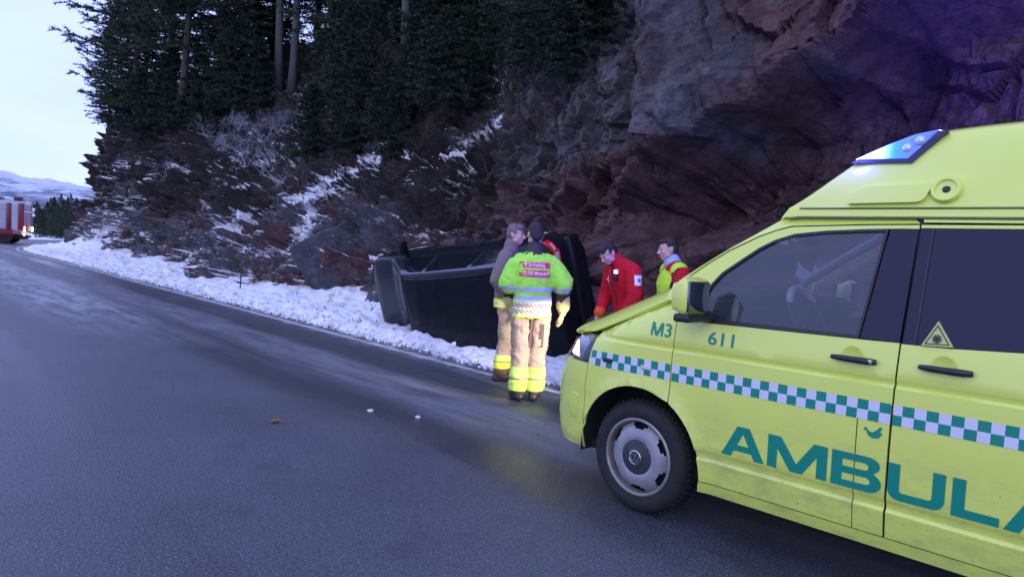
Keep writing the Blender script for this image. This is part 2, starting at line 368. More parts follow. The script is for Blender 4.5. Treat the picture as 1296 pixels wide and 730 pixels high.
A = Sm*ca+arc*sa+.35*(fbm(Sm*.9, arc*.9, 21, 3)-.5); B = -Sm*sa+arc*ca+.35*(fbm(Sm*.9, arc*.9, 25, 3)-.5)
slab = wr[:, None]*np.clip(sstep(5.8-Sm, -1.2, .8)*sstep(Zm, 2.2, 3.2)+sstep(2.6-Zm, 0, .6)*sstep(7.6-Sm, -.6, .6), 0, 1)   # big unbroken faces
fa, ea = facets(A*.42, B*.75, 1, 1.1, 1.0, 40, True); fb_, eb = facets(A*.95, B*1.6, 2, 1.2, .9, 50, True); fc, ec = facets(A*2.2, B*2.7, 3, 1.4, .9, 60, True)
open_ = fbm(A*.8, B*.8, 91, 3)      # joints gape in places and close up in others
joint = .30*(1-sstep(ea, 0, .05))*sstep(open_, .42, .6)+.16*(1-sstep(eb, 0, .09))*sstep(open_, .36, .56)+.06*(1-sstep(ec, 0, .16))*(1-.6*slab)
Dl = .62*fa*(1+.5*slab)+.44*fb_*(1-.3*slab)
D = Dl-joint+(1-.8*slab)*(.34*fc+.13*facets(A*4.6, B*5.4, 4, 1.5, .9, 60))+(1-.5*slab)*.05*facets(A*10, B*11, 5, 1.5, .9, 60)
D += .10*(fbm(Sm*3, arc*3, 6, 4)-.5)+.035*(fbm(Sm*13, arc*13, 7, 3)-.5)
col = .75*facets(Sm*1.25+.2*fbm(arc, Sm, 8, 2), arc*.30, 12, 1.0, 1.0)+.22*facets(Sm*3.1, arc*.9, 13, 1.0, .9)
wc = wr[:, None]*sstep(Zm, 2.6, 3.4)*sstep(Sm, 4.6, 5.6)
D = D*(1-.55*wc)+col*wc
zl = 4.62-.60*(Sm-3.16); q = Zm-zl+.3*(fbm(Sm*1.5, arc*1.5, 40, 3)-.5)            # the big slab overhangs along a diagonal line
inr = wr[:, None]*(1-sstep(Sm, 6.2, 7.6))
D += inr*(1.25*sstep(q, -.10, .16)-1.0*sstep(-q, 0, .45)*sstep(Zm, 1.4, 2.4))
ap = wr[:, None]*(1-sstep(Zm, .6, 2.5))*sstep(Sm, 2.0, 4.6)                          # broken slabs lean out at its foot
D += ap*(.80+.45*facets(A*.55+.3, B*1.2, 51, 1.2, 1.0, 50))
D *= (1+.18*(wm+wlf)[:, None])
Tl, Zl = Tm+Nt*Dl*1.2, Zm+Nz*Dl*1.2
gs_, gw_ = np.gradient(np.stack([Sm, -Tl, Zl], -1), axis=0), np.gradient(np.stack([Sm, -Tl, Zl], -1), axis=1); nl = np.cross(gs_, gw_); ledge = np.abs(nl[..., 2])/(np.linalg.norm(nl, axis=-1)+1e-9)
T2, Z2 = Tm+Nt*D, Zm+Nz*D
S2 = Sm+.12*(fbm(Sm*2, arc*2, 61, 3)-.5)
P = np.stack([S2, -T2, Z2], -1).reshape(-1, 3); n, k = Sm.shape
i = np.arange((n-1)*k).reshape(n-1, k)[:, :-1].ravel()
cliff_me = np_mesh('cliff', P, np.stack([i, i+k, i+k+1, i+1], 1)[:, ::-1])
tone = np.clip(.5+.5*facets(A*.5, B*.85, 71, .6, 1.0)+.25*facets(A*1.3, B*2, 72, .6, 1)+.30*wc-.16*wr[:, None]*(1-wc)-.14*ap+.22*(1-wr[:, None]), 0, 1)
vegm = np.clip((wm+.85*wlf)[:, None]*(.22+.62*sstep(Zm-.25*(14-Sm).clip(0, 8), 1.0, 3.4))+.55*(fbm(Sm*.5, arc*.6, 81, 4)-.5)+wlf[:, None]*.4*sstep(Zm, 6, 8), 0, 1)*sstep(1-wr[:, None], .15, .7)
snowm = -.62*wr[:, None]+(.27*wm+.22*wlf)[:, None]+.25*sstep(1.6-Zm, 0, 1.4)*(1-wr[:, None])-.15*sstep(Zm, 6, 9)*(wm[:, None])
XW = np.stack([P[:, 0]*RU.x-P[:, 1]*RN.x, P[:, 0]*RU.y-P[:, 1]*RN.y, P[:, 2]], -1)
CM = np.array([CAM_R, -CAM_U, CAM_F]); qq = (XW-np.array([0, 0, CAM_H]))@CM.T
dep = qq[:, 2]; ok = dep > 1
uu = np.where(ok, IMG_W/2+FOC*qq[:, 0]/np.where(ok, dep, 1), -999); vv = np.where(ok, IMG_H/2+FOC*qq[:, 1]/np.where(ok, dep, 1), -999)
for (cx, cy, rx, ry, ang, amp) in [(615, 168, 52, 9, -24, .7), (588, 215, 30, 14, -40, .4), (720, 112, 45, 14, -28, .5), (650, 110, 30, 22, -50, .35), (600, 72, 26, 16, -35, .35), (545, 95, 20, 16, -40, .3), (400, 240, 40, 14, -25, .45), (388, 285, 14, 34, 30, .7), (352, 225, 14, 26, 10, .4), (540, 300, 22, 7, -20, .6), (300, 285, 34, 18, -35, .45), (150, 250, 40, 26, -20, .25), (130, 290, 30, 16, -10, .4), (225, 150, 26, 12, 0, .25), (150, 212, 30, 8, -10, .35), (300, 200, 50, 24, -10, .2), (620, 260, 30, 14, -40, .3), (700, 255, 16, 6, -25, .5), (460, 210, 30, 12, -20, .35)]:
    a = math.radians(ang); du, dv = uu-cx, vv-cy; ex = (du*math.cos(a)+dv*math.sin(a))/rx; ey = (-du*math.sin(a)+dv*math.cos(a))/ry
    snowm += (amp*np.exp(-(ex**2+ey**2))).reshape(snowm.shape)      # drifts caught on the ledges
for nm, arr in (('ledge', ledge), ('tone', tone), ('veg', vegm), ('snowy', snowm)):
    at_ = cliff_me.attributes.new(nm, 'FLOAT', 'POINT'); at_.data.foreach_set('value', arr.astype(np.float32).ravel())
cliff = mesh_obj('cliff', cliff_me, M_ROCK, None, 0, 'structure'); road_frame(cliff)
def surf(px, py, rad=5):
    """nearest cliff point seen at a pixel of the photograph"""
    d2 = (uu-px)**2+(vv-py)**2; c = np.where(d2 < rad*rad)[0]
    if len(c) == 0: c = np.argsort(d2)[:5]
    j = c[np.argmin(dep[c])]; return Vector(XW[j].tolist())
CN = np.array([0, 0, 0.])
def slope_pt(s, v01):
    a = int(np.clip(np.searchsorted(cs, s), 0, n-1)); b = int(np.clip(v01*(k-1), 0, k-1)); return Vector(XW[a*k+b].tolist())

# ------------------------------------------------------------------ far mountain across the fjord
def mountain():
    nx, nr = 150, 40; ang = np.linspace(math.radians(95), math.radians(150), nx); r = np.linspace(0, 1, nr)
    Aa, Rr = np.meshgrid(ang, r, indexing='ij')
    dist = 1500+1500*Rr
    h = (130+120*fbm(Aa*9, Aa*0, 3, 4)-60*(Aa-2.2))*np.sin(np.clip(Rr*1.0, 0, 1)*math.pi/2)**.9*(.8+.4*fbm(Aa*26, Rr*5, 9, 5))
    V = np.stack([np.cos(Aa)*dist, np.sin(Aa)*dist, h*.8-6], -1).reshape(-1, 3)
    i = np.arange((nx-1)*nr).reshape(nx-1, nr)[:, :-1].ravel()
    m = mat('mountain_snow', (.6, .63, .7), .9); g = NG(m); c = g.pos()
    z = g.sep(c)[2]; nn = g.noise(c, .012, 7, .7); st = g.noise(g.map(c, (.03, .03, .008)), 1, 6, .7)
    f = g.smooth(g.math('ADD', g.math('MULTIPLY', nn, .8), g.math('ADD', g.math('MULTIPLY', st, .6), g.math('MULTIPLY', z, .0022))), .76, 1.0)
    g.set(Base_Color=g.mix(f, (.07, .085, .12), (.48, .51, .60)))
    me = np_mesh('mountain', V, np.stack([i, i+nr, i+nr+1, i+1], 1)); mesh_obj('mountain', me, m, None, 180, 'structure')
mountain()
# ------------------------------------------------------------------ vegetation
rng = random.Random(7)
M_BARK = dirty('pine_bark', (.055, .042, .038), .9, .5, 9, .6, bscale=30)
M_BARKP = dirty('pale_bark', (.085, .078, .082), .9, .6, 9, .6, bscale=30)
def leafmat(name, c0, c1):
    m = mat(name, c0, .75); g = NG(m); n = g.noise(g.co(), 1.6, 4, .6)
    oi = g.node('ShaderNodeObjectInfo').outputs['Random']; g.set(Base_Color=g.mix(g.math('MULTIPLY', oi, .45), g.mix(g.smooth(n, .35, .68), c0, c1), tuple(x*1.9 for x in c1))); m.node_tree.nodes['Principled BSDF'].inputs['Specular IOR Level'].default_value = .2; return m
M_NEED = leafmat('pine_needles', (.020, .034, .022), (.045, .066, .036))
M_NEED2 = leafmat('spruce_needles', (.016, .028, .020), (.034, .052, .032))
M_FROST = leafmat('frosted_twigs', (.16, .15, .18), (.40, .39, .45))
M_TWIG = leafmat('bare_twigs', (.05, .038, .036), (.11, .085, .08))
M_HEATH = leafmat('heather', (.040, .028, .022), (.085, .06, .042))
M_STRAW = leafmat('dead_grass', (.11, .085, .055), (.22, .17, .11))
class Soup:
    """triangles and thin three-sided twigs collected into one mesh"""
    def __init__(s): s.V = []; s.F = []
    def tri(s, a, b, c): i = len(s.V); s.V += [a, b, c]; s.F.append((i, i+1, i+2))
    def twig(s, a, b, ra, rb):
        x, y = ring_frame(b-a); i = len(s.V)
        for p, r in ((a, ra), (b, rb)):
            for k in range(3):
                t = k*2.0944; s.V.append(p+(x*math.cos(t)+y*math.sin(t))*r)
        for k in range(3):
            j = (k+1) % 3; s.F.append((i+k, i+j, i+3+j)); s.F.append((i+k, i+3+j, i+3+k))
    def tuft(s, p, d, L, n, w, R):
        for _ in range(n):
            v = (d+Vector((R.gauss(0, .55), R.gauss(0, .55), R.gauss(0, .4)))).normalized()*L*R.uniform(.6, 1.15)
            o = Vector((R.gauss(0, 1), R.gauss(0, 1), R.gauss(0, 1))).cross(v).normalized()*w
            s.tri(p-o, p+o, p+v)
    def mesh(s, name): return np_mesh(name, np.array([tuple(v) for v in s.V]), np.array(s.F))
def tree_meshes(seed, H, R0, bare, kind, nb, dens=1.0):
    """trunk and crown of one conifer, height H, crown radius R0, branch-free up to bare*H"""
    R = random.Random(seed); bm = bmesh.new(); lean = Vector((R.uniform(-.03, .03), R.uniform(-.03, .03), 0)); pts = []; rad = []
    for i in range(13):
        z = H*i/12; pts.append(Vector((0, 0, z))+lean*z+Vector((math.sin(z*.5+seed)*.06, math.cos(z*.4)*.06, 0))); rad.append((.0105*H*(1-.9*i/12)+.012)*(1.35 if i == 0 else 1))
    add_tube(bm, pts, rad, 9)
    me_t = bpy.data.meshes.new('trunk')
    def tp(z):
        f = min(max(z/H*12, 0), 11.999); a = int(f); return pts[a].lerp(pts[a+1], f-a)
    s = Soup()
    for b in range(nb):
        f = bare+(1-bare)*((b+R.random())/nb); z = H*f
        g = (f-bare)/(1-bare)
        if kind == 'spruce': L = R0*(1-g)**.85*R.uniform(.75, 1.1)+.15; up = -.25-.2*(1-g)+.5*g
        else: L = R0*(math.sin(math.pi*min(1, .22+g*.85))**.7)*R.uniform(.45, 1.15)+.2; up = -.15+.75*g+R.uniform(-.2, .2)
        az = b*2.39996+R.uniform(-.5, .5); d = Vector((math.cos(az), math.sin(az), up)).normalized(); p0 = tp(z); seg = 5; prev = p0; r0 = .010*L+.012
        for i in range(1, seg+1):
            q = i/seg; cur = p0+d*L*q+Vector((0, 0, (.16 if kind == 'pine' else .10)*L*q*q*(1 if kind == 'pine' else 1.6)))+Vector((R.gauss(0, .03), R.gauss(0, .03), R.gauss(0, .03)))*L
            add_tube(bm, [prev, cur], [r0*(1-.8*(i-1)/seg), r0*(1-.8*i/seg)], 4, cap=False)
            if q > .25 or kind == 'spruce':
                side = Vector((-d.y, d.x, 0)).normalized()
                for sg in (-1, 1):
                    for _ in range(2):
                        base = prev.lerp(cur, R.random()); dl = (d*R.uniform(.3, .8)+side*sg*R.uniform(.5, 1)+Vector((0, 0, R.uniform(-.25, .3)))).normalized()
                        Ls = L*R.uniform(.16, .34)*(1.15-q*.6)
                        s.twig(base, base+dl*Ls, .008, .003)
                        m = max(2, int(Ls/.16*dens))
                        for t in range(m):
                            s.tuft(base+dl*Ls*(t+.7)/m, (dl+Vector((0, 0, .3))).normalized(), .27 if kind == 'pine' else .2, 6, .026, R)
            prev = cur
        s.tuft(prev, d, .3, 10, .028, R)
    bmesh.ops.recalc_face_normals(bm, faces=bm.faces[:]); bm.to_mesh(me_t); bm.free(); shade(me_t, 180)
    return me_t, s.mesh('crown')
def make_tree(name, seed, H, R0, bare, kind, nb, bark, need, dens=1.0):
    a, b = tree_meshes(seed, H, R0, bare, kind, nb, dens); a.materials.append(bark); b.materials.append(need); return name, a, b, H
def plant_tree(proto, loc, rz, sc, label, group=None, tilt=(0, 0)):
    name, a, b, H = proto
    r = thing(name, label, 'tree', loc, (tilt[0], tilt[1], rz), group); r.scale = (sc, sc, sc)
    link(bpy.data.objects.new('trunk', a), r); link(bpy.data.objects.new('crown', b), r); return r
PINE_A = make_tree('pine_tree', 3, 14, 4.0, .03, 'pine', 125, M_BARK, M_NEED, 1.2)
PINE_B = make_tree('pine_tree', 8, 16, 3.4, .16, 'pine', 115, M_BARK, M_NEED, 1.2)
PINE_C = make_tree('pine_tree', 12, 18, 3.2, .26, 'pine', 90, M_BARKP, M_NEED, 1.2)
SPR_A = make_tree('spruce_tree', 21, 11, 2.6, .02, 'spruce', 130, M_BARK, M_NEED2, 1.3)
SPR_B = make_tree('young_spruce', 27, 4.2, 1.5, .02, 'spruce', 64, M_BARK, M_NEED2, 1.2)
def down(p, d=.3): return p-Vector((0, 0, d))
# the stand on the cliff top, left to right (photograph pixel of the foot -> point of the slope)
plant_tree(PINE_A, down(surf(178, 138)), .4, .95, 'leftmost tall pine reaching its limbs out over the road against the pale sky')
plant_tree(PINE_A, down(surf(150, 150)), 2.1, .5, 'short pine on the very edge of the cliff at its left end')
plant_tree(PINE_B, down(surf(214, 122)), 1.2, .9, 'slim pine trunk with sky showing behind it, right of the leftmost tall pine')
plant_tree(PINE_B, down(surf(236, 118)), 3.9, .95, 'second slim pine with sky showing beside it, on the cliff top')
plant_tree(PINE_C, down(surf(348, 104)), 5.0, .95, 'dark straight pine trunk just left of the pale-barked trunk on the slope')
plant_tree(PINE_C, down(surf(372, 112)), .7, .9, 'pine with the pale rough bark standing lowest on the slope')
plant_tree(PINE_C, down(surf(497, 88)), 2.2, .8, 'left one of the two close dark pine trunks above the overturned car')
plant_tree(PINE_C, down(surf(514, 92)), 3.3, .75, 'right one of the two close dark pine trunks above the overturned car')
G_ST = 'pines and spruces of the dark stand above the slope'
L_ST = 'dark evergreen in the dense stand above the rocky slope'
stand = [(px, py, pr_, sc) for px, py, pr_, sc in [(125, 120, SPR_A, .55), (160, 110, SPR_A, .9), (285, 85, PINE_A, .8), (300, 110, SPR_A, .7), (420, 60, PINE_A, .8),
    (445, 85, SPR_A, .6), (470, 50, PINE_A, .7), (535, 55, SPR_A, .6), (560, 75, SPR_A, .5), (580, 35, PINE_A, .6), (610, 55, SPR_A, .5), (640, 25, PINE_A, .55), (665, 45, SPR_A, .5), (700, 45, SPR_A, .42), (725, 20, PINE_A, .5), (750, 30, SPR_A, .42), (345, 40, SPR_A, 1), (385, 30, PINE_B, .8),
    (430, 20, SPR_A, .9), (480, 15, PINE_B, .8), (525, 20, SPR_A, .8), (560, 5, PINE_A, .8), (600, 5, SPR_A, .8), (680, 5, PINE_A, .6), (180, 80, PINE_B, .8), (310, 20, PINE_A, 1), ]]
for k, (px, py, pr_, sc) in enumerate(stand):
    plant_tree(pr_, down(surf(px, py, 9)), k*1.7, sc*rng.uniform(.9, 1.1), L_ST, G_ST)
for k, (s_, v_, pr_, sc) in enumerate([(36, .76, SPR_A, 1.2), (32, .8, PINE_A, 1), (28, .82, PINE_B, 1), (24, .84, SPR_A, 1.2), (20, .82, PINE_A, .9), (17, .84, PINE_B, .9), (14, .8, PINE_A, .8), (12, .8, SPR_A, .9)]):
    plant_tree(pr_, down(slope_pt(s_, v_)), k*1.1, sc, L_ST, G_ST)
G_YS = 'young spruces scattered over the slope'
for k, (px, py, sc) in enumerate([(420, 110, .7), (455, 150, .6), (560, 120, .55), (640, 75, .6), (690, 75, .55), (720, 60, .5), (580, 80, .6), (660, 95, .45), (470, 90, .7), (435, 195, .5), (500, 185, .45), (290, 130, .8), (250, 150, .8), (745, 50, .5), (540, 90, .7), (610, 75, .6), (180, 165, .7), (280, 120, .9), (520, 140, .5), (700, 50, .6), (475, 125, .6), (540, 120, .5), (395, 190, .5), (440, 130, .7), (600, 130, .4), (725, 85, .4), (490, 160, .5), (220, 150, .8), (160, 160, .6), (200, 150, .7), (325, 130, .7), ]):
    plant_tree(SPR_B, down(surf(px, py), .15), k*2.1, sc, 'young bushy spruce growing among snow patches on the rocky slope', G_YS)
# far trees beyond the bend
for k, (px, py, Y, sc, lab) in enumerate([(68, 302, 92, .52, 'tallest of the distant dark conifers beyond the fire engine'), (55, 302, 96, .40, 'distant conifer just right of the fire engine'), (80, 302, 88, .46, 'distant conifer standing against the foot of the cliff'), (95, 302, 90, .5, 'distant conifer half hidden behind the cliff edge')]):
    plant_tree(SPR_A, down(at(px, py, Y), .4), k*1.3, sc, lab)
for k, (px, Y, sc) in enumerate([(50, 80, .28), (60, 84, .34), (72, 78, .30), (85, 80, .36), (47, 100, .4), (63, 104, .45), (76, 102, .48), (90, 84, .4), (42, 108, .4), (30, 112, .45), (15, 112, .42)]):
    plant_tree(PINE_A, down(at(px, 303, Y), .3), k*1.9, sc, 'low dark tree in the distant thicket beyond the bend', 'thicket of low trees beyond the bend')
# bare shrubs rimed with frost
def shrub_mesh(seed, H, nst, droop):
    R = random.Random(seed); s = Soup()
    def grow(p, d, L, r, lev):
        n = 4; q = p
        for i in range(n):
            d = (d+Vector((R.gauss(0, .18), R.gauss(0, .18), R.gauss(0, .12)-droop*(lev > 0)*.12))).normalized(); e = q+d*L/n
            s.twig(q, e, r*(1-.18*i), r*(1-.18*(i+1)))
            if lev < 3 and i > 0:
                for _ in range(2 if lev < 2 else 1):
                    a = R.uniform(0, 6.28); x, y = ring_frame(d); grow(e, (d*.75+(x*math.cos(a)+y*math.sin(a))*.8).normalized(), L*R.uniform(.4, .62), r*.5, lev+1)
            q = e
    for k in range(nst):
        a = 6.28*k/nst+R.uniform(-.4, .4); grow(Vector((R.gauss(0, .06), R.gauss(0, .06), 0)), Vector((math.cos(a)*.6, math.sin(a)*.6, 1)).normalized(), H*R.uniform(.5, .75), .014, 0)
    return s.mesh('twigs')
SH = [shrub_mesh(31, 1.6, 6, .5), shrub_mesh(32, 1.2, 7, .8), shrub_mesh(33, 1.9, 5, .3)]
SHD = [m_.copy() for m_ in SH]
for m_ in SH: m_.materials.append(M_FROST)
for m_ in SHD: m_.materials.append(M_TWIG)
def shrub(px, py, k, sc, frosted, lab, group):
    r = thing('frosted_shrub' if frosted else 'bare_shrub', lab, 'shrub', down(surf(px, py), .08), (0, 0, k*1.9), group); r.scale = (sc,)*3
    link(bpy.data.objects.new('twigs', (SH if frosted else SHD)[k % 3]), r)
for k, (px, py, sc) in enumerate([(262, 170, .7), (285, 190, .65), (310, 205, .8), (335, 180, .75), (300, 160, .7), (330, 215, .65), (355, 165, .6), (390, 150, .5), (205, 230, .6), (160, 255, .7)]):
    shrub(px, py, k, sc, True, 'bare shrub white with frost on the slope under the pines', 'frosted shrubs under the pines')
for k, (px, py, sc) in enumerate([(600, 95, .6), (560, 150, .6), (660, 120, .5), (690, 110, .55), (640, 140, .5), (480, 165, .7), (530, 190, .6), (440, 220, .7), (715, 85, .55), (590, 190, .5), (380, 230, .8), (470, 240, .6), (350, 260, .8), (560, 240, .5), (620, 220, .45), (250, 290, .8), (190, 290, .8), (310, 310, .6), (520, 270, .5), (580, 280, .5), (500, 105, .8), (420, 170, .8), (635, 185, .5), (700, 150, .45), (280, 260, .8), (220, 200, 1)]):
    shrub(px, py, k, sc, False, 'leafless dark shrub rooted between stones of the slope', 'leafless shrubs on the slope')
# heather and dead grass, too many to count
def tussocks(name, pts, n, L, w, m, up, R):
    s = Soup()
    for p in pts:
        f = R.uniform(.6, 1.4)
        for _ in range(n):
            d = Vector((R.gauss(0, .5), R.gauss(0, .5), up)).normalized(); a = p+Vector((R.gauss(0, .05), R.gauss(0, .05), -.02)); v_ = d*L*f*R.uniform(.5, 1.2)
            o = Vector((R.gauss(0, 1), R.gauss(0, 1), 0)).cross(v_).normalized()*w; s.tri(a-o, a+o, a+v_)
    me = s.mesh(name); mesh_obj(name, me, m, None, 0, 'stuff')
R_ = random.Random(5); pts = []
vis = np.where((vegm.ravel() > .5) & (snowm.ravel() < .25) & (uu > -20) & (uu < 820) & (vv > -30) & (vv < 360))[0]
wgt = dep[vis]**1.0*np.repeat(np.gradient(cs), NR)[vis]; wgt /= wgt.sum()
pick = np.random.RandomState(3).choice(vis, 5200, p=wgt)
tussocks('heather', [Vector(XW[j].tolist()) for j in pick[:4200]], 9, .30, .012, M_HEATH, .8, R_)
tussocks('dead_grass', [Vector(XW[j].tolist()) for j in pick[4200:]]+[S(s_, t_, float(snow_z(np.array(s_), np.array(t_)))) for s_, t_ in [(R_.uniform(7, 40), R_.uniform(7.0, 9)) for _ in range(60)]], 9, .28, .006, M_STRAW, 1.0, R_)
# ------------------------------------------------------------------ boulders
def boulder(seed, px, py, size, label, group=None, sink=.3, rz=0, flat=1.0, m=None, npt=18):
    R = random.Random(seed); bm = bmesh.new()
    for _ in range(npt):
        d = Vector((R.gauss(0, 1), R.gauss(0, 1), R.gauss(0, 1))).normalized(); d = d/max(abs(d.x), abs(d.y), abs(d.z))**.88; bm.verts.new(Vector((d.x*size[0], d.y*size[1], d.z*size[2]))*.5*R.uniform(.80, 1.0))
    r = bmesh.ops.convex_hull(bm, input=bm.verts[:]); bmesh.ops.delete(bm, geom=[g for g in r['geom_interior'] if isinstance(g, bmesh.types.BMVert)], context='VERTS')
    bmesh.ops.bevel(bm, geom=bm.edges[:], offset=min(size)*.03, segments=1, affect='EDGES')
    bmesh.ops.triangulate(bm, faces=bm.faces[:])
    for _ in range(3): bmesh.ops.subdivide_edges(bm, edges=[e for e in bm.edges if e.calc_length() > .13], cuts=1); bmesh.ops.triangulate(bm, faces=[f for f in bm.faces if len(f.verts) > 3])
    bm.normal_update()
    for v_ in bm.verts:
        c = v_.co*1.0; v_.co += v_.normal*((mnoise.noise(c*3.1+Vector((seed, 0, 0)))*.045+mnoise.noise(c*9)*.018)*min(1, min(size)))
    p = surf(px, py) if not isinstance(px, Vector) else px
    o = bm_obj('boulder', bm, m or (M_BOULD if px.dot(RU) < 9.5 else M_GREYB), None, 25); o.location = p+Vector((0, 0, size[2]*(.5-sink))); o.rotation_euler = (R.uniform(-.2, .2), R.uniform(-.2, .2), rz)
    return tag(o, label, 'boulder', group)
boulder(1, S(17.0, 8.75, .0), 0, (2.5, 2.0, 2.9), 'big dark grey block of rock standing in the snow left of the overturned car', sink=.22, rz=-.3, m=M_GREYB, npt=15)
boulder(2, S(13.6, 8.6, .1), 0, (1.5, 1.3, 1.3), 'brown rock low in the snow between the grey block and the car', rz=1.2)
boulder(6, S(7.3, 7.7, .1), 0, (.9, .7, .7), 'reddish stone at the foot of the cliff behind the paramedic in red', rz=.4)
boulder(7, S(6.2, 7.6, .1), 0, (.75, .6, .55), 'small pale stone between the two paramedics', rz=1.4)
boulder(8, S(5.3, 7.7, .1), 0, (1.3, .9, .8), 'broad flat-topped stone behind the paramedic in yellow', rz=.1)
boulder(9, S(8.3, 8.2, .2), 0, (1.2, 1.0, 1.0), 'angular block leaning on the cliff behind the tail of the car', rz=.8)

# lumps thrown up by the plough along the edge of the asphalt
def clods():
    R = random.Random(11); s = Soup()
    for _ in range(1500):
        s_ = R.uniform(2, 34); t_ = 5.72+abs(R.gauss(0, .32)); r = R.uniform(.012, .05)*(1 if R.random() < .9 else 1.8)
        p = S(s_, t_, float(snow_z(np.array(s_), np.array(t_)))+r*.3) if t_ > 5.9 else S(s_, t_, max(.0, float(snow_z(np.array(s_), np.array(t_))))+r*.4)
        d = [Vector((R.gauss(0, 1), R.gauss(0, 1), R.gauss(0, 1))).normalized() for _ in range(1)][0]; x, y = ring_frame(d)
        q = [p+d*r*R.uniform(.6, 1), p-d*r*R.uniform(.6, 1)]+[p+(x*math.cos(a)+y*math.sin(a))*r*R.uniform(.6, 1.1) for a in (0, 1.57, 3.14, 4.71)]
        for i in range(4): a, b = q[2+i], q[2+(i+1) % 4]; s.tri(q[0], a, b); s.tri(q[1], b, a)
    mesh_obj('snow_crumbs', s.mesh('snow_crumbs'), M_SNOW, None, 0, 'stuff')
clods()
# ------------------------------------------------------------------ ambulance (van frame: x back from the nose, y in from the left side, z up)
AYAW = -.7998
AMB = thing('ambulance', 'lime yellow high-roofed ambulance van with a green chequered stripe and lit blue roof beacon', 'ambulance', (.1314, 4.836, 0), (0, 0, AYAW))
MA = Matrix.Translation((.1314, 4.836, 0)) @ Matrix.Rotation(AYAW, 4, 'Z')
def paint(name, c):
    m = mat(name, c, .34, 0, .5, coat=.6); g = NG(m); p = g.co(); x, y, z = g.sep(p)
    low = g.math('MULTIPLY', g.math('SUBTRACT', 1, g.smooth(z, .28, .95)), g.smooth(g.noise(g.map(p, (1.2, 1.2, 2.5)), 3.2, 6, .7), .38, .75))
    sp = g.smooth(g.noise(p, 55, 2, .6), .66, .72)
    dirt = g.math('MAXIMUM', g.math('MULTIPLY', low, .5), g.math('MULTIPLY', sp, g.math('MULTIPLY', g.math('SUBTRACT', 1, g.smooth(z, .3, 1.3)), .5)))
    g.set(Base_Color=g.mix(dirt, c, (.16, .145, .11)), Roughness=g.math('ADD', .30, g.math('MULTIPLY', dirt, .9)))
    g.set(Normal=g.bump(g.noise(p, 2.4, 2), .05, .02)); return m
M_YEL = paint('lime_paint', (.66, .75, .13))
M_BLK = dirty('black_plastic', (.012, .012, .014), .45, .3, 14)
M_RUB = dirty('tyre_rubber', (.014, .014, .016), .8, .5, 20, .5, bscale=90)
M_SHELL = mat('dark_inner_shell', (.01, .01, .011), .9)
M_GRN = mat('green_lettering', (.0, .225, .150), .4)
M_WHT = mat('reflective_white', (.60, .60, .70), .35)
M_CHROME = mat('chrome', (.6, .6, .63), .18, 1)
M_TINT = mat('tinted_glass', (.012, .006, .028), .10, spec=.35)
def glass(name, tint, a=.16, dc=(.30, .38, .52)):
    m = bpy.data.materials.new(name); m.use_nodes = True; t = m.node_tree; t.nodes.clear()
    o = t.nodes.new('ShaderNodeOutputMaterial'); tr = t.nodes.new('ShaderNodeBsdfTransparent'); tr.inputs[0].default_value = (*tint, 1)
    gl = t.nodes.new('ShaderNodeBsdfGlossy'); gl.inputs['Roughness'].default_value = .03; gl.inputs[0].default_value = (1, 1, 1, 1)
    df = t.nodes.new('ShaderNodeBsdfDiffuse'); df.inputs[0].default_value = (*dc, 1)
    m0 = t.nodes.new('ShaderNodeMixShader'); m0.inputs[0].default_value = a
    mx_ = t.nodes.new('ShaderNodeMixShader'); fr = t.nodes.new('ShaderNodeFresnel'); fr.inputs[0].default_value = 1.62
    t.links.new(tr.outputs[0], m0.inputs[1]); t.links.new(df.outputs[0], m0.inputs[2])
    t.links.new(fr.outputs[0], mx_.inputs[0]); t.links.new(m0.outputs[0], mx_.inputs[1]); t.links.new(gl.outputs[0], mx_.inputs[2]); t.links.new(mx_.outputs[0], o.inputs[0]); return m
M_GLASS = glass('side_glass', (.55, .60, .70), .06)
M_WIND = glass('windscreen_glass', (.72, .76, .8), .42, (.45, .58, .80))  # bright bluish haze on the pane put in as diffuse colour
M_CLEAR = glass('lamp_lens', (.9, .92, .95), .10)
NOSE_P = 3.5; BW = .95
_th = np.linspace(0, math.pi/2, 400); _nx = .95-.95*np.cos(_th)**(2/NOSE_P); _ny = BW-BW*np.sin(_th)**(2/NOSE_P)
_sel = _nx <= .45; _nx, _ny = _nx[_sel][::-1], _ny[_sel][::-1]
_nl = np.concatenate([[0], np.cumsum(np.hypot(np.diff(_nx), np.diff(_ny)))])
def x0z(z): return float(np.interp(z, [.25, .34, .45, .7, .85, 1.0, 1.06, 1.3], [.10, .03, 0, 0, .06, .17, .22, .35]))
def yb(z): return float(np.interp(z, [.2, .27, .32, .44, .455, .475, .50, .75, 1.012, 1.024, 1.036, 1.05, 1.2, 1.83], [.07, .045, .030, .010, .022, .020, .008, 0, .004, .017, .016, .010, .030, .188]))
def ze(x): return 1.043+.44*(x-.508)                    # bonnet shut line height
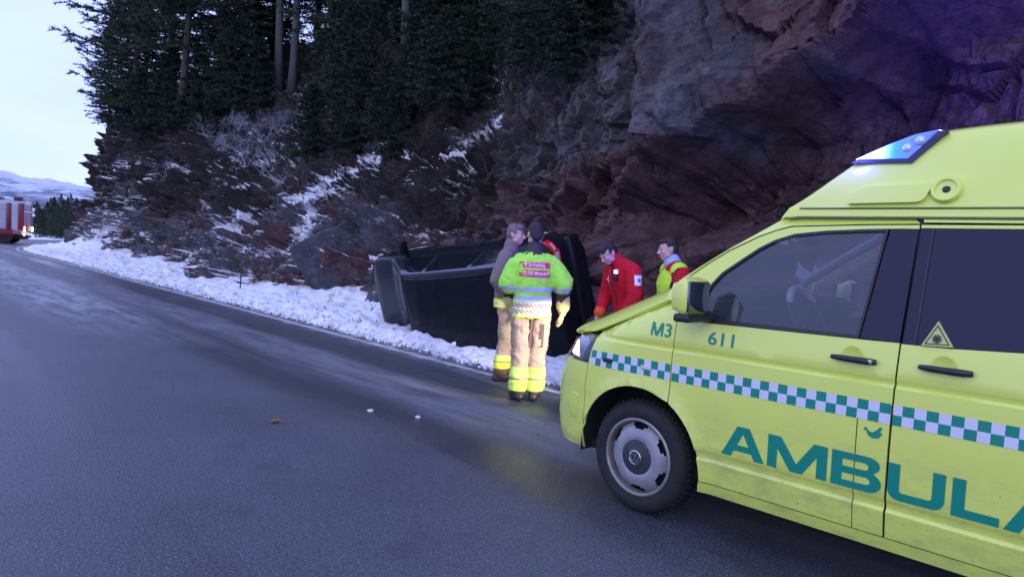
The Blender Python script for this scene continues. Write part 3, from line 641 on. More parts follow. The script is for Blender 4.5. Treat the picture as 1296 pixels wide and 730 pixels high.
def SIDE(q, z, off=0.0):
    if q >= .45:
        x = q; w = max(0, (.95-x)/.95); ins = BW*(1-(1-w**NOSE_P)**(1/NOSE_P)); nx, ny = 0, -1
        if w > 0:
            dx = (w**(NOSE_P-1))*(1-w**NOSE_P)**(1/NOSE_P-1); l = math.hypot(1, dx); nx, ny = -dx/l, -1/l
        x += x0z(z)*w*w
    else:
        l = .45-q; x = float(np.interp(l, _nl, _nx)); ins = float(np.interp(l, _nl, _ny)); x2 = float(np.interp(l+.02, _nl, _nx)); i2 = float(np.interp(l+.02, _nl, _ny)); x1 = float(np.interp(l-.02, _nl, _nx)); i1 = float(np.interp(l-.02, _nl, _ny))
        d = Vector((x2-x1, i2-i1)).normalized(); nx, ny = -d.y, d.x
        w = (.95-x)/.95; x += x0z(z)*w*w
    y = ins+yb(z)*(1 if q >= .45 else max(0, 1-(.45-q)/.3))
    fl = math.hypot(q-.93, z-.345)                       # lip of the wheel arch
    y -= .014*math.exp(-((fl-.435)/.03)**2)
    fl = math.hypot(q-4.33, z-.345); y -= .014*math.exp(-((fl-.435)/.03)**2)
    if q < 1.2 and z > ze(q)-.17:
        k_ = min(1, (z-ze(q)+.17)/.17); y += .07*(1-math.sqrt(max(0, 1-k_*k_)))*(1 if q > .5 else .3)*min(1, max(0, (1.2-q)/.1))
    return Vector((x+nx*off, y+ny*off, z))
def panel(name, poly, mats, parent=AMB, off=0.0, cell=.055, depth=.012, f=SIDE, mirror=True, smooth=38, label=None, width=1.9):
    bm = bmesh.new(); vs = [bm.verts.new((p[0], 0, p[1])) for p in poly]
    bm.faces.new(vs); bm.normal_update(); bmesh.ops.triangulate(bm, faces=bm.faces[:])
    xs = [p[0] for p in poly]; zs = [p[1] for p in poly]
    for ax, lo, hi in ((0, min(xs), max(xs)), (2, min(zs), max(zs))):
        k = math.ceil((lo+.004)/cell)
        while k*cell < hi-.004:
            co = Vector((0, 0, 0)); co[ax] = k*cell; no = Vector((0, 0, 0)); no[ax] = 1
            bmesh.ops.bisect_plane(bm, geom=bm.verts[:]+bm.edges[:]+bm.faces[:], dist=1e-5, plane_co=co, plane_no=no); k += 1
    if name in ('front_door', 'side_door', 'fender', 'rear_quarter', 'fuel_flap'):
        for zc in (.44, .455, .475, .50, 1.012, 1.024, 1.036, 1.05):
            bmesh.ops.bisect_plane(bm, geom=bm.verts[:]+bm.edges[:]+bm.faces[:], dist=1e-5, plane_co=(0, 0, zc), plane_no=(0, 0, 1))
    for v_ in bm.verts: v_.co = f(v_.co.x, v_.co.z, off)
    if depth > 0:
        be = [e for e in bm.edges if len(e.link_faces) == 1]
        r = bmesh.ops.extrude_edge_only(bm, edges=be)
        for v_ in [g for g in r['geom'] if isinstance(g, bmesh.types.BMVert)]: v_.co += (Vector((max(0, .5-v_.co.x)*.03, depth, 0)))
    bmesh.ops.remove_doubles(bm, verts=bm.verts[:], dist=1e-5)
    bmesh.ops.recalc_face_normals(bm, faces=bm.faces[:])
    me = bpy.data.meshes.new(name); bm.to_mesh(me); bm.free()
    cen = sum((v_.co.y for v_ in me.vertices), 0)/max(1, len(me.vertices))
    ref = max(me.polygons, key=lambda p_: p_.area)
    if ref.normal.y > 0: me.flip_normals()
    o = mesh_obj(name, me, mats, parent, smooth)
    if label: o['label'] = label
    if mirror:
        m2 = me.copy()
        m2.transform(Matrix.Translation((0, width, 0)) @ Matrix.Diagonal((1, -1, 1, 1))); m2.flip_normals(); mesh_obj(name, m2, mats, parent, smooth)
    return o
def arcpts(cx, cz, r, a0, a1, n): return [(cx+r*math.cos(a0+(a1-a0)*i/n), cz+r*math.sin(a0+(a1-a0)*i/n)) for i in range(n+1)]
AR, AC = .426, (.93, .345)
def arc_x(x): return math.acos((x-AC[0])/AR)
def arc_z(z, side): a = math.asin((z-AC[1])/AR); return a if side > 0 else math.pi-a
# fender
hl = [(.518, 1.032)]
fend = hl+[(x, ze(x)) for x in np.linspace(.56, 1.04, 8)]+[(1.09, 1.315), (1.148, 1.30), (1.146, 1.17), (1.144, .722)]+arcpts(*AC, AR, arc_x(1.144), arc_x(.512), 18)[1:]+[(.512, .85)]
panel('fender', fend, M_YEL)
# bumper and front apron
bump_ = [(.506, .85), (.506, .42)]+[(.50, .405), (.497, .30), (.25, .295), (-.72, .295), (-.72, .82), (.0, .842), (.25, .85)]
panel('bumper', bump_[::-1], M_YEL, cell=.05)
panel('bumper_insert', [(.36, .47), (.44, .46), (.452, .63), (.37, .635)], M_YEL, off=.006, depth=.01, cell=.05)
# headlight
H_ = [(.512, .856), (.512, 1.03), (.40, 1.022), (.25, .995), (.12, .97), (.02, .945), (-.02, .90), (.03, .868), (.2, .862), (.36, .856)]
for sgn in (1, -1):
    hb = panel('headlight', H_[::-1], M_BLK, off=-.035, depth=0, mirror=False, cell=.05)
    if sgn < 0: hb.data.transform(Matrix.Translation((0, 1.9, 0)) @ Matrix.Diagonal((1, -1, 1, 1))); hb.data.flip_normals()
    ln_ = panel('lens', H_[::-1], M_CLEAR, parent=hb, off=.001, depth=.03, mirror=False, cell=.05)
    if sgn < 0: ln_.data.transform(Matrix.Translation((0, 1.9, 0)) @ Matrix.Diagonal((1, -1, 1, 1))); ln_.data.flip_normals()
    if True:
        lf_ = panel('lit_lamp', [(.30, .875), (.385, .872), (.405, 1.005), (.25, .98), (.13, .955), (.10, .91), (.16, .882)], mat('lamp_glow', (1, 1, 1), .4, emit=(1, .97, .95), estr=2.2), parent=hb, off=-.012, depth=0, mirror=False, cell=.05)
        if sgn < 0: lf_.data.transform(Matrix.Translation((0, 1.9, 0)) @ Matrix.Diagonal((1, -1, 1, 1))); lf_.data.flip_normals()
    # chromed bowl, bulb and a grey divider between lamp and indicator
    bm = bmesh.new(); cy = .20 if sgn > 0 else 1.70
    Mx = Matrix.Translation((.40, cy, .935)) @ Matrix.Rotation(math.radians(-90), 4, 'Y')
    add_lathe(bm, [(.012, -.05), (.05, -.035), (.078, .0), (.085, .04), (.09, .045)], 24, Mx)
    bm_obj('reflector', bm, mat('reflector', (.85, .85, .85), .12, 1), hb, 60)
    bm = bmesh.new(); bmesh.ops.create_uvsphere(bm, u_segments=12, v_segments=8, radius=.05, matrix=Matrix.Translation((.375, cy, .935))); bm_obj('bulb', bm, mat('bulb_glow', (1, 1, 1), .4, emit=(1, .95, .86), estr=28), hb, 180)
    bm = bmesh.new(); add_box(bm, (.455, .062 if sgn > 0 else 1.838, .94), (.09, .012, .13), bev=.006); bm_obj('indicator', bm, mat('indicator_chrome', (.42, .42, .47), .3, .8), hb, 40)
    sp = bpy.data.lights.new('dipped_beam', 'SPOT'); sp.energy = 40 if sgn > 0 else 420; sp.color = (1, .88, .68); sp.spot_size = math.radians(66 if sgn > 0 else 40); sp.spot_blend = 1.0 if sgn > 0 else .5; sp.shadow_soft_size = .05
    spo = bpy.data.objects.new('dipped_beam', sp); link(spo, hb); spo.location = (.05, cy, .92)
    spo.rotation_euler = Vector((1, .0 if sgn > 0 else -.06, .36 if sgn > 0 else .25)).to_track_quat('Z', 'Y').to_euler()
# bonnet
def HOOD(x, y):
    yy = min(y, 1.9-y); e = ze(x)
    return .966+.455*x-.155*math.exp(-((yy-.075)/.13))*min(1, max(0, (x-.1)/.3)) if yy >= .075 else e
def grid_obj(name, fn, us, vs, mats, parent=AMB, smooth=180, flip=False, label=None):
    V = [fn(a, b) for a in us for b in vs]; k = len(vs)
    F = [(i*k+j, i*k+j+1, (i+1)*k+j+1, (i+1)*k+j) for i in range(len(us)-1) for j in range(k-1)]
    if flip: F = [f_[::-1] for f_ in F]
    return pyd(name, V, F, mats, parent, smooth)
def hood_pt(a, b):
    # a: 0 front edge .. 1 cowl, b: -1 left shut line .. 1 right
    yy = .95+.87*b; c = 1-abs(b)**3
    xf = .515*abs(b)**6+.10*(1-abs(b)**6); xr = 1.06-.17*c
    if abs(b) > .999: x = .518+(1.055-.518)*a; y_ = SIDE(x, ze(x)).y; y_ = y_ if b < 0 else 1.9-y_; return Vector((x, y_, ze(x)+.001))
    x = xf+(xr-xf)*a; z = HOOD(x, yy)-.07*math.exp(-((x-xf)/.05))*(c)
    return Vector((x, yy, z))
bs = sorted(set([-1, -.995, -.985, -.97, -.95, -.92, -.88, -.83, -.76]+list(np.linspace(-.68, .68, 15))+[.76, .83, .88, .92, .95, .97, .985, .995, 1]))
grid_obj('bonnet', hood_pt, np.linspace(0, 1, 22), bs, M_YEL)
# grille between the lamps
bm = bmesh.new()
for k in range(4): add_box(bm, (.10+.012*k, .95, .865+.028*k), (.03, .86, .016), bev=.004)
bm_obj('grille', bm, M_BLK, AMB, 30)
bm = bmesh.new(); add_box(bm, (.125, .95, .905), (.03, .95, .15), bev=.006); bm_obj('grille_backing', bm, M_SHELL, AMB, 30)
# windscreen, pillars, cowl
PIL = [(1.05, 1.345), (1.118, 1.432), (1.241, 1.518), (1.383, 1.614), (1.517, 1.697), (1.66, 1.785)]
def wind_pt(a, b):
    c = 1-b*b; i = a; x0_, x1_ = 1.075, 1.665; z0_, z1_ = 1.352, 1.782
    y0_, y1_ = .135, .20
    x = x0_+(x1_-x0_)*a-.20*c*(1-.65*a); z = z0_+(z1_-z0_)*a+.035*c*a-.05*c*(1-a); y = (y0_+(y1_-y0_)*a); yy = .95+b*(.95-y); return Vector((x, yy, z))
grid_obj('windscreen', wind_pt, np.linspace(0, 1, 10), np.linspace(-1, 1, 17), M_WIND)
grid_obj('cowl', lambda a, b: Vector((1.09-.19*(1-b*b)-.05*(1-a), .95+b*.82, 1.30+.03*a-.03*(1-b*b))), np.linspace(0, 1, 3), np.linspace(-1, 1, 15), M_BLK)
UP = lambda q, z, off=0.0: Vector((q, .030+(z-1.2)*.25-off, z))
dl = [(1.153, 1.335), (1.18, 1.445), (1.28, 1.522), (1.395, 1.60), (1.55, 1.682), (1.64, 1.718), (1.72, 1.74), (2.11, 1.755)]
gl_top = [(1.285, 1.325), (1.31, 1.40), (1.37, 1.479), (1.465, 1.553), (1.56, 1.625), (1.64, 1.67), (1.74, 1.705), (1.90, 1.725), (2.085, 1.736), (2.246, 1.741)]
# A-pillar: from the windscreen edge to the door line
pil_poly = [(1.05, 1.30), (1.147, 1.30), (1.148, 1.337), (1.175, 1.451), (1.276, 1.529), (1.391, 1.607), (1.546, 1.689), (1.636, 1.725), (1.716, 1.747), (2.11, 1.762), (2.33, 1.766), (2.33, 1.79), (1.72, 1.79), (1.66, 1.79)]+PIL[::-1][1:]
PILF = lambda q, z, off=0.0: Vector((q, .030+(z-1.2)*.25-off+.035*(1-math.exp(-max(0, (z-float(np.interp(q, [1.05, 1.175, 1.276, 1.391, 1.546, 1.716, 2.3], [1.33, 1.451, 1.529, 1.607, 1.689, 1.747, 1.766]))))/.04)), z))
panel('pillar', pil_poly, M_YEL, f=PILF, depth=.03)
# front door: lower skin, window frame, glass
dlow = [(1.152, .728), (1.152, 1.17), (1.155, 1.199), (1.33, 1.197), (2.19, 1.212), (2.3175, 1.216), (2.3165, .93), (2.20, .925), (2.182, .918), (2.172, .895), (2.176, .318), (1.362, .318)]+[p for p in arcpts(*AC, AR+.006, arc_z(.345, 1), arc_x(1.152), 10)]
door = panel('front_door', dlow, M_YEL)
fr_poly = dl+[(2.32, 1.7585), (2.32, 1.741), (2.246, 1.741)]+gl_top[::-1][1:]+[(1.285, 1.30), (1.155, 1.30)]
panel('door_frame', fr_poly, M_YEL, parent=door, f=UP, mirror=False, depth=.02)
panel('sail_panel', [(1.155, 1.2005), (1.33, 1.1985), (1.285, 1.30), (1.155, 1.299)], M_BLK, parent=door, f=UP, mirror=False)
seal_in = [(1.302, 1.332), (1.325, 1.40), (1.383, 1.473), (1.475, 1.545), (1.567, 1.615), (1.645, 1.659), (1.743, 1.692), (1.90, 1.712), (2.085, 1.723), (2.178, 1.7265)]
panel('window_seal', [(1.33, 1.199), (1.285, 1.302)]+gl_top[:-1]+[(2.19, 1.7395), (2.14, 1.215), (2.13, 1.228), (2.178, 1.7265)]+seal_in[::-1][1:]+[(1.30, 1.31), (1.345, 1.222), (2.13, 1.228), (2.139, 1.2145)], M_BLK, parent=door, f=UP, off=.002, mirror=False, depth=.02)
panel('window_glass', [(1.345, 1.215), (1.295, 1.32)]+seal_in+[(2.13, 1.2235)], M_GLASS, parent=door, f=UP, off=-.012, depth=0, smooth=180)
panel('pillar_cover', [(2.147, 1.2165), (2.317, 1.2185), (2.319, 1.738), (2.20, 1.737)], M_TINT, parent=door, f=UP, off=.003, mirror=False)
panel('sill', [(1.358, .312), (3.90, .312), (3.90, .255), (1.345, .25), (1.352, .29)], M_YEL)
flap = panel('fuel_flap', [(2.181, .318), (2.3135, .318), (2.3145, .924), (2.204, .919), (2.187, .912), (2.178, .893)], M_YEL)
# sliding side door
sdoor = panel('side_door', [(2.324, .318), (3.46, .318), (3.46, 1.235), (2.90, 1.243), (2.52, 1.218), (2.326, 1.213)][::-1], M_YEL)
panel('door_frame', [(2.328, 1.7595), (2.328, 1.745), (3.46, 1.752), (3.46, 1.768)][::-1], M_YEL, parent=sdoor, f=UP, mirror=False)
panel('window_glass', [(2.329, 1.216), (2.52, 1.2205), (2.90, 1.2455), (3.455, 1.238), (3.455, 1.75), (2.329, 1.743)], M_TINT, parent=sdoor, f=UP, off=-.002, mirror=False)
panel('window_edge', [(2.376, 1.2195), (2.385, 1.2196), (2.384, 1.744), (2.375, 1.744)], M_BLK, parent=sdoor, f=UP, off=.004, mirror=False, depth=.004)
# rear quarter and tail (out of the picture)
panel('rear_quarter', [(3.466, .318), (3.91, .318)]+[(4.33-AR*math.cos(a), .345+AR*math.sin(a)) for a in np.linspace(0, math.pi, 16)]+[(4.77, .318), (5.25, .40), (5.25, 1.235), (3.466, 1.235)], M_YEL)
panel('rear_window', [(3.466, 1.238), (5.22, 1.238), (5.17, 1.76), (3.466, 1.752)], M_TINT, f=UP)
panel('roof_rail', [(1.650, 1.781), (1.672, 1.7925), (5.19, 1.792), (5.18, 1.838), (1.684, 1.838), (1.664, 1.81)], M_YEL, f=UP, depth=.03)
panel('upper_band', [(2.334, 1.7715), (5.19, 1.7715), (5.19, 1.789), (2.334, 1.789)], M_YEL, f=UP, depth=.03)
bm = bmesh.new(); add_tube(bm, [(1.69, .178, 1.786)]+[(x, .176, 1.7925) for x in (1.75, 2.2, 3.5, 5.15)], .007, 6); add_tube(bm, [(1.74, .192, 1.838)]+[(x, .190, 1.838) for x in (1.8, 2.2, 3.5, 5.15)], .006, 6)
bm_obj('gutter', bm, dirty('gutter_seal', (.16, .17, .05), .6, .4), AMB, 60)
grid_obj('tail', lambda a, b: Vector((5.26-.06*max(0, a-.5), .03+.16*max(0, (a-.42)/.58)+(1.84-.32*max(0, (a-.42)/.58))*(b+1)/2, .35+1.48*a)), np.linspace(0, 1, 12), np.linspace(-1, 1, 12), M_YEL)
# dark body under the panels, floor and wheel housings
sh = [(.30, .30), (.505, .30), (.505, .40)]+[(AC[0]-.44*math.cos(a), .345+.44*math.sin(a)) for a in np.linspace(.1, math.pi-.02, 14)]+[(1.38, .30), (3.88, .30)]+[(4.33-.44*math.cos(a), .345+.44*math.sin(a)) for a in np.linspace(.02, math.pi-.02, 12)]+[(5.2, .40), (5.2, 1.19), (1.15, 1.19), (.52, 1.0), (.30, .95)]
panel('inner_shell', sh, M_SHELL, off=-.016, depth=0)
bm = bmesh.new(); add_box(bm, (2.75, .95, .31), (4.6, 1.62, .06)); add_box(bm, (.93, .95, .55), (.9, 1.3, .5)); add_box(bm, (1.50, .95, .45), (.10, 1.75, .3)); bm_obj('underbody', bm, M_SHELL, AMB, 0)
for cx in (.93, 4.33):
    for s0, s1 in ((.03, .33), (1.57, 1.87)):
        bm = bmesh.new(); rg = [[bm.verts.new((cx+.44*math.cos(a), yy, .345+.44*math.sin(a))) for a in np.linspace(-.15, math.pi+.15, 18)] for yy in (s0, s1)]
        for i in range(17): bm.faces.new((rg[0][i], rg[0][i+1], rg[1][i+1], rg[1][i]))
        bm.faces.new(rg[1 if s0 < .5 else 0]); bm_obj('wheel_housing', bm, M_SHELL, AMB, 60)
# high roof
zcx = [1.56, 1.680, 1.75, 1.866, 1.966, 2.122, 2.225, 2.313, 2.358, 2.485, 2.652, 3.2, 4.6, 5.1, 5.25]
zcz = [1.815, 1.840, 1.896, 1.997, 2.080, 2.155, 2.196, 2.210, 2.220, 2.229, 2.236, 2.26, 2.26, 2.20, 2.05]
def cap_pt(x, j):
    zc = float(np.interp(x, zcx, zcz)); h = max(.002, zc-1.836)
    prof = [(0, 0), (.25, 0), (.5, 0), (.75, 0), (.90, .008), (.97, .024), (1.0, .05), (1.03, .10), (1.055, .2), (1.08, .35), (1.10, .6), (1.10, 9)]
    f_, ins = prof[j] if j < len(prof) else prof[-1]
    y = .190+.36*(h*min(1, f_))+ins; z = 1.836+h*f_
    if f_ > 1: z = zc+.03*(1-math.exp(-ins*6))+(.0 if h > .1 else 0)
    if j == len(prof)-1: y = .95
    fx = -.05*(min(1, max(0, (y-.25)/.7)))**.7*max(0, 1-(x-1.56)/.75)
    return Vector((x+fx, y, z))
xs_ = sorted(set(list(np.arange(1.680, 2.66, .035))+list(np.arange(2.7, 5.26, .15))+[2.225, 2.313, 2.358, 5.25]))
grid_obj('high_roof', lambda a, b: (cap_pt(a, int(b)) if b <= 11 else (lambda p: Vector((p.x, 1.9-p.y, p.z)))(cap_pt(a, int(22-b)))), xs_, list(range(12))+list(range(12, 23)), M_YEL, smooth=50)
pyd('roof_end', [cap_pt(5.25, j)+Vector((0, 0, 0)) for j in range(12)]+[(lambda p: Vector((p.x, 1.9-p.y, p.z)))(cap_pt(5.25, j)) for j in range(10, -1, -1)], [tuple(range(23))], M_YEL, AMB)
CAPF = lambda q, z, off=0.0: Vector((q, .190+.36*(z-1.836)-off, z))
# corner beacon: blue lens in a dark frame on the cap corner
bf = panel('beacon_frame', [(1.955, 2.072), (2.235, 2.060), (2.365, 2.206), (2.325, 2.212), (2.215, 2.083), (1.985, 2.092)], mat('beacon_frame', (.01, .012, .05), .4), f=CAPF, off=.012, depth=.03, mirror=False)
def beacon_mat():
    m = mat('beacon_lens', (.05, .12, .8), .15, coat=1); g = NG(m); p = g.co(); x, y, z = g.sep(p)
    k = g.math('SUBTRACT', 1, g.smooth(x, 2.10, 2.24)); core = g.math('SUBTRACT', 1, g.smooth(x, 2.03, 2.15))
    g.set(Emission_Color=g.mix(g.smooth(x, 2.17, 2.25), g.mix(core, (.01, .10, 1.0), (.34, .78, 1.0)), (.16, .26, .70))); g.set(Emission_Strength=g.math('ADD', .5, g.math('ADD', g.math('MULTIPLY', k, 4.5), g.math('MULTIPLY', core, 5.0)))); return m
M_BEAC = beacon_mat()
def lens_pt(a, b):
    # swollen glass following the cap corner: a along x, b from lower edge over the shoulder
    x = 1.975+(2.325-1.975)*a; zlo = 2.088-.010*a if x < 2.215 else 2.083+(x-2.215)*1.17
    zhi = float(np.interp(x, zcx, zcz))+.006; zlo = min(zlo, zhi-.003)
    if b <= .5: z = zlo+(zhi-zlo)*b*2; y = .190+.36*(z-1.836)-.014*math.sin(min(1, b*2.2)*math.pi/2)
    else: t = (b-.5)*2; y = .190+.36*(zhi-1.836)+.16*t-.010*(1-t); z = zhi+.016*math.sin(t*math.pi/2)
    return Vector((x-.03*max(0, (b-.5))*1.0, y, z))
bl = grid_obj('beacon_lens', lens_pt, np.linspace(0, 1, 16), np.linspace(0, 1, 11), M_BEAC, parent=bf)
bm = bmesh.new()
for xx in (2.20, 2.255): add_lathe(bm, [(0, .012), (.014, .010), (.022, .003), (.024, -.004)], 14, Matrix.Translation((xx, .190+.36*.30-.012, 2.135+(xx-2.2)*.6)) @ Matrix.Rotation(math.radians(90), 4, 'X'))
bm_obj('beacon_optic', bm, mat('beacon_optic', (.5, .62, .9), .2, .3), bf, 60)
bm = bmesh.new()   # the right-hand corner beacon
bmesh.ops.create_uvsphere(bm, u_segments=14, v_segments=8, radius=1, matrix=Matrix.Translation((2.12, 1.60, 2.13)) @ Matrix.Diagonal((.17, .06, .06, 1))); bm_obj('beacon_lens', bm, M_BEAC, AMB, 180)
for yy, en in ((.20, 10), (1.70, 110)):
    pl_ = bpy.data.lights.new('beacon_flash', 'POINT'); pl_.energy = en; pl_.color = (.07, .05, 1.0); pl_.shadow_soft_size = .06
    po = bpy.data.objects.new('beacon_flash', pl_); link(po, AMB); po.location = (1.93, yy-.02 if yy < 1 else yy+.06, 2.20)
fs_ = bpy.data.lights.new('beacon_beam', 'SPOT'); fs_.energy = 420; fs_.color = (.16, .08, 1.0); fs_.spot_size = math.radians(46); fs_.spot_blend = .6; fs_.shadow_soft_size = .06
fo = bpy.data.objects.new('beacon_beam', fs_); link(fo, AMB); fo.location = (1.70, 1.62, 2.26); fo.rotation_euler = Vector((3.9, -.35, .62)).to_track_quat('Z', 'Y').to_euler()
fs2 = bpy.data.lights.new('beacon_sweep', 'SPOT'); fs2.energy = 1900; fs2.color = (.06, .05, 1.0); fs2.spot_size = math.radians(88); fs2.spot_blend = .9; fs2.shadow_soft_size = .06
fo2 = bpy.data.objects.new('beacon_sweep', fs2); link(fo2, AMB); fo2.location = (2.05, 1.74, 2.23); fo2.rotation_euler = Vector((-.15, -1, -.42)).to_track_quat('Z', 'Y').to_euler()
grid_obj('roof_header', lambda a, b: wind_pt(1, b).lerp(Vector((1.685-.055*(1-b*b), .95+b*.755, 1.842)), a), [0, .5, 1], np.linspace(-1, 1, 17), M_YEL)
# raised cover and round side lamp on the cap
cv = [(1.985, 1.862), (2.000, 1.90), (2.025, 1.932), (2.06, 1.946), (2.335, 1.955), (2.350, 1.948), (2.325, 1.885), (2.312, 1.872), (2.29, 1.866)]
panel('roof_cover', cv[::-1], M_YEL, f=CAPF, off=.024, depth=.03, mirror=False, cell=.04, smooth=30)
bm = bmesh.new(); Mx = Matrix.Translation(CAPF(2.405, 1.922, .004)) @ Matrix.Rotation(math.radians(70), 4, 'X')
add_lathe(bm, [(.066, -.02), (.066, .012), (.060, .022), (.046, .022), (.040, .011), (.012, .008)], 32, Mx); rl = bm_obj('round_lamp', bm, M_YEL, AMB, 40)
bm = bmesh.new(); add_lathe(bm, [(.0, .014), (.014, .014), (.018, .008)], 16, Mx); bm_obj('lamp_centre', bm, M_BLK, rl, 40)
# chequered stripe
V, F, MI = [], [], []
def decal_quad(x0, x1, z0, z1, mi, off=.0016):
    if x0 < 1.152 < x1 or x0 < 2.3205 < x1 or x0 < 3.463 < x1 or x0 < .5105 < x1:
        c = 1.148 if x0 < 1.148 < x1 else 2.3203 if x0 < 2.32 < x1 else 3.463 if x0 < 3.463 < x1 else .51; e = .0045
        if c-e-x0 > .004: decal_quad(x0, c-e, z0, z1, mi, off)
        if x1-c-e > .004: decal_quad(c+e, x1, z0, z1, mi, off)
        return
    i = len(V); V.extend([SIDE(x0, z0, off), SIDE(x1, z0, off), SIDE(x1, z1, off), SIDE(x0, z1, off)]); F.append((i, i+1, i+2, i+3)); MI.append(mi)
for k in range(98):
    xa = .528+k*.0483
    for r in (0, 1):
        for h in (0, 1): decal_quad(xa+.02415*h, xa+.02415*(h+1), .846+r*.0465, .846+(r+1)*.0465, (k+r+1) % 2)
stp = pyd('chequer_stripe', V, F, [M_GRN, M_WHT], AMB, 180); stp.data.polygons.foreach_set('material_index', MI)
# lettering
def ribbon(poly, m, bm, f=SIDE, off=.0026):
    b2 = bmesh.new(); vs = [b2.verts.new((p[0], 0, p[1])) for p in poly]; b2.faces.new(vs); b2.normal_update(); bmesh.ops.triangulate(b2, faces=b2.faces[:])
    for c in np.arange(math.floor(min(p[0] for p in poly)/.0275)*.0275, max(p[0] for p in poly), .0275): bmesh.ops.bisect_plane(b2, geom=b2.verts[:]+b2.edges[:]+b2.faces[:], dist=1e-6, plane_co=(c, 0, 0), plane_no=(1, 0, 0))
    for c in np.arange(math.floor(min(p[1] for p in poly)/.0275)*.0275, max(p[1] for p in poly), .0275): bmesh.ops.bisect_plane(b2, geom=b2.verts[:]+b2.edges[:]+b2.faces[:], dist=1e-6, plane_co=(0, 0, c), plane_no=(0, 0, 1))
    mp_ = {v_: bm.verts.new(f(v_.co.x, v_.co.z, off)) for v_ in b2.verts}
    for fc in b2.faces:
        try: bm.faces.new([mp_[v_] for v_ in fc.verts])
        except ValueError: pass
    b2.free()
def rects(*r): return [[(a, c), (b, c), (b, d), (a, d)] for a, b, c, d in r]
def ringseg(cx, cz, rx, rz, wx, wz, a0, a1, n=10):
    o = [(cx+rx*math.cos(a0+(a1-a0)*i/n), cz+rz*math.sin(a0+(a1-a0)*i/n)) for i in range(n+1)]; q = [(cx+(rx-wx)*math.cos(a0+(a1-a0)*i/n), cz+(rz-wz)*math.sin(a0+(a1-a0)*i/n)) for i in range(n+1)]; return o+q[::-1]
PI = math.pi
GLY = {   # wide bold capitals in a box one unit high
 'A': (1.45, [[(0, 0), (.33, 0), (.43, .2), (1.02, .2), (1.12, 0), (1.45, 0), (.93, 1), (.52, 1)]], [[(.53, .40), (.92, .40), (.725, .78)]]),
 'M': (1.80, [[(0, 0), (.30, 0), (.30, .62), (.72, 0), (1.08, 0), (1.50, .62), (1.50, 0), (1.80, 0), (1.80, 1), (1.40, 1), (.90, .27), (.40, 1), (0, 1)]], []),
 'L': (1.06, [[(0, 0), (1.06, 0), (1.06, .23), (.30, .23), (.30, 1), (0, 1)]], []),
 'N': (1.5, [[(0, 0), (.3, 0), (.3, .6), (1.1, 0), (1.5, 0), (1.5, 1), (1.2, 1), (1.2, .38), (.4, 1), (0, 1)]], []),
 'E': (1.15, [[(0, 0), (1.15, 0), (1.15, .22), (.3, .22), (.3, .4), (1.05, .4), (1.05, .6), (.3, .6), (.3, .78), (1.15, .78), (1.15, 1), (0, 1)]], []),
 'U': (1.40, [[(0, 1), (0, .30)]+[(.30-.30*math.cos(a), .30-.30*math.sin(a)) for a in np.linspace(.2, PI/2, 7)]+[(1.10+.30*math.sin(a), .30-.30*math.cos(a)) for a in np.linspace(0, PI/2-.2, 7)]+[(1.40, .30), (1.40, 1), (1.10, 1), (1.10, .36)]+[(1.02+.08*math.cos(a), .31-.09*math.sin(a)) for a in np.linspace(.2, PI/2, 4)]+[(.38-.08*math.sin(a), .31-.09*math.cos(a)) for a in np.linspace(0, PI/2-.2, 4)]+[(.30, .36), (.30, 1)]], []),
 'S': (1.35, [[(0, 0), (1.05, 0), (1.25, .06), (1.35, .18), (1.35, .42), (1.25, .54), (1.05, .6), (.3, .6), (.3, .78), (1.3, .78), (1.3, 1), (.3, 1), (.1, .94), (0, .82), (0, .56), (.1, .45), (.3, .39), (1.05, .39), (1.05, .21), (0, .21)]], []),
 'B': (1.36, [[(0, 0), (1.0, 0)]+[(1.0+.36*math.sin(a), .28-.28*math.cos(a)) for a in np.linspace(.3, PI-.5, 8)]+[(1.0+.30*math.sin(a), .77-.23*math.cos(a)) for a in np.linspace(.5, PI-.2, 8)]+[(.95, 1), (0, 1)]], [[(.30, .20), (.98, .20), (1.05, .24), (1.06, .33), (.98, .40), (.30, .40)], [(.30, .60), (.93, .60), (1.0, .65), (1.0, .75), (.93, .80), (.30, .80)]]),
}
def glyph(ch, x0, z0, x1, z1, bm, off=.0026):
    w, outs, holes = GLY[ch]; T = lambda p: (x0+(x1-x0)*p[0]/w, z0+(z1-z0)*p[1])
    for o in outs:
        o = [T(p) for p in o]
        if holes:      # bridge each hole to the outline
            poly = o
            for h_ in holes:
                h_ = [T(p) for p in h_]; bi = min(((i, j) for i in range(len(poly)) for j in range(len(h_))), key=lambda q_: math.hypot(poly[q_[0]][0]-h_[q_[1]][0], poly[q_[0]][1]-h_[q_[1]][1]))
                i, j = bi; hh = h_[j:]+h_[:j+1]; hh = hh[::-1]
                poly = poly[:i+1]+[(a+1e-5, b+1e-5) for a, b in hh]+[(poly[i][0]+2e-5, poly[i][1]+2e-5)]+poly[i+1:]
            o = poly
        ribbon(o, None, bm, off=off)
def word(name, spec, z0, z1):
    bm = bmesh.new()
    for ch, a, b in spec: glyph(ch, a, z0, b, z1, bm)
    return bm_obj(name, bm, M_GRN, AMB, 180)
word('lettering', [('A', 1.493, 1.736), ('M', 1.752, 2.053), ('B', 2.073, 2.300), ('U', 2.325, 2.556), ('L', 2.582, 2.757), ('A', 2.772, 3.015), ('N', 3.04, 3.29), ('S', 3.315, 3.44), ('E', 3.50, 3.69)], .510, .676)
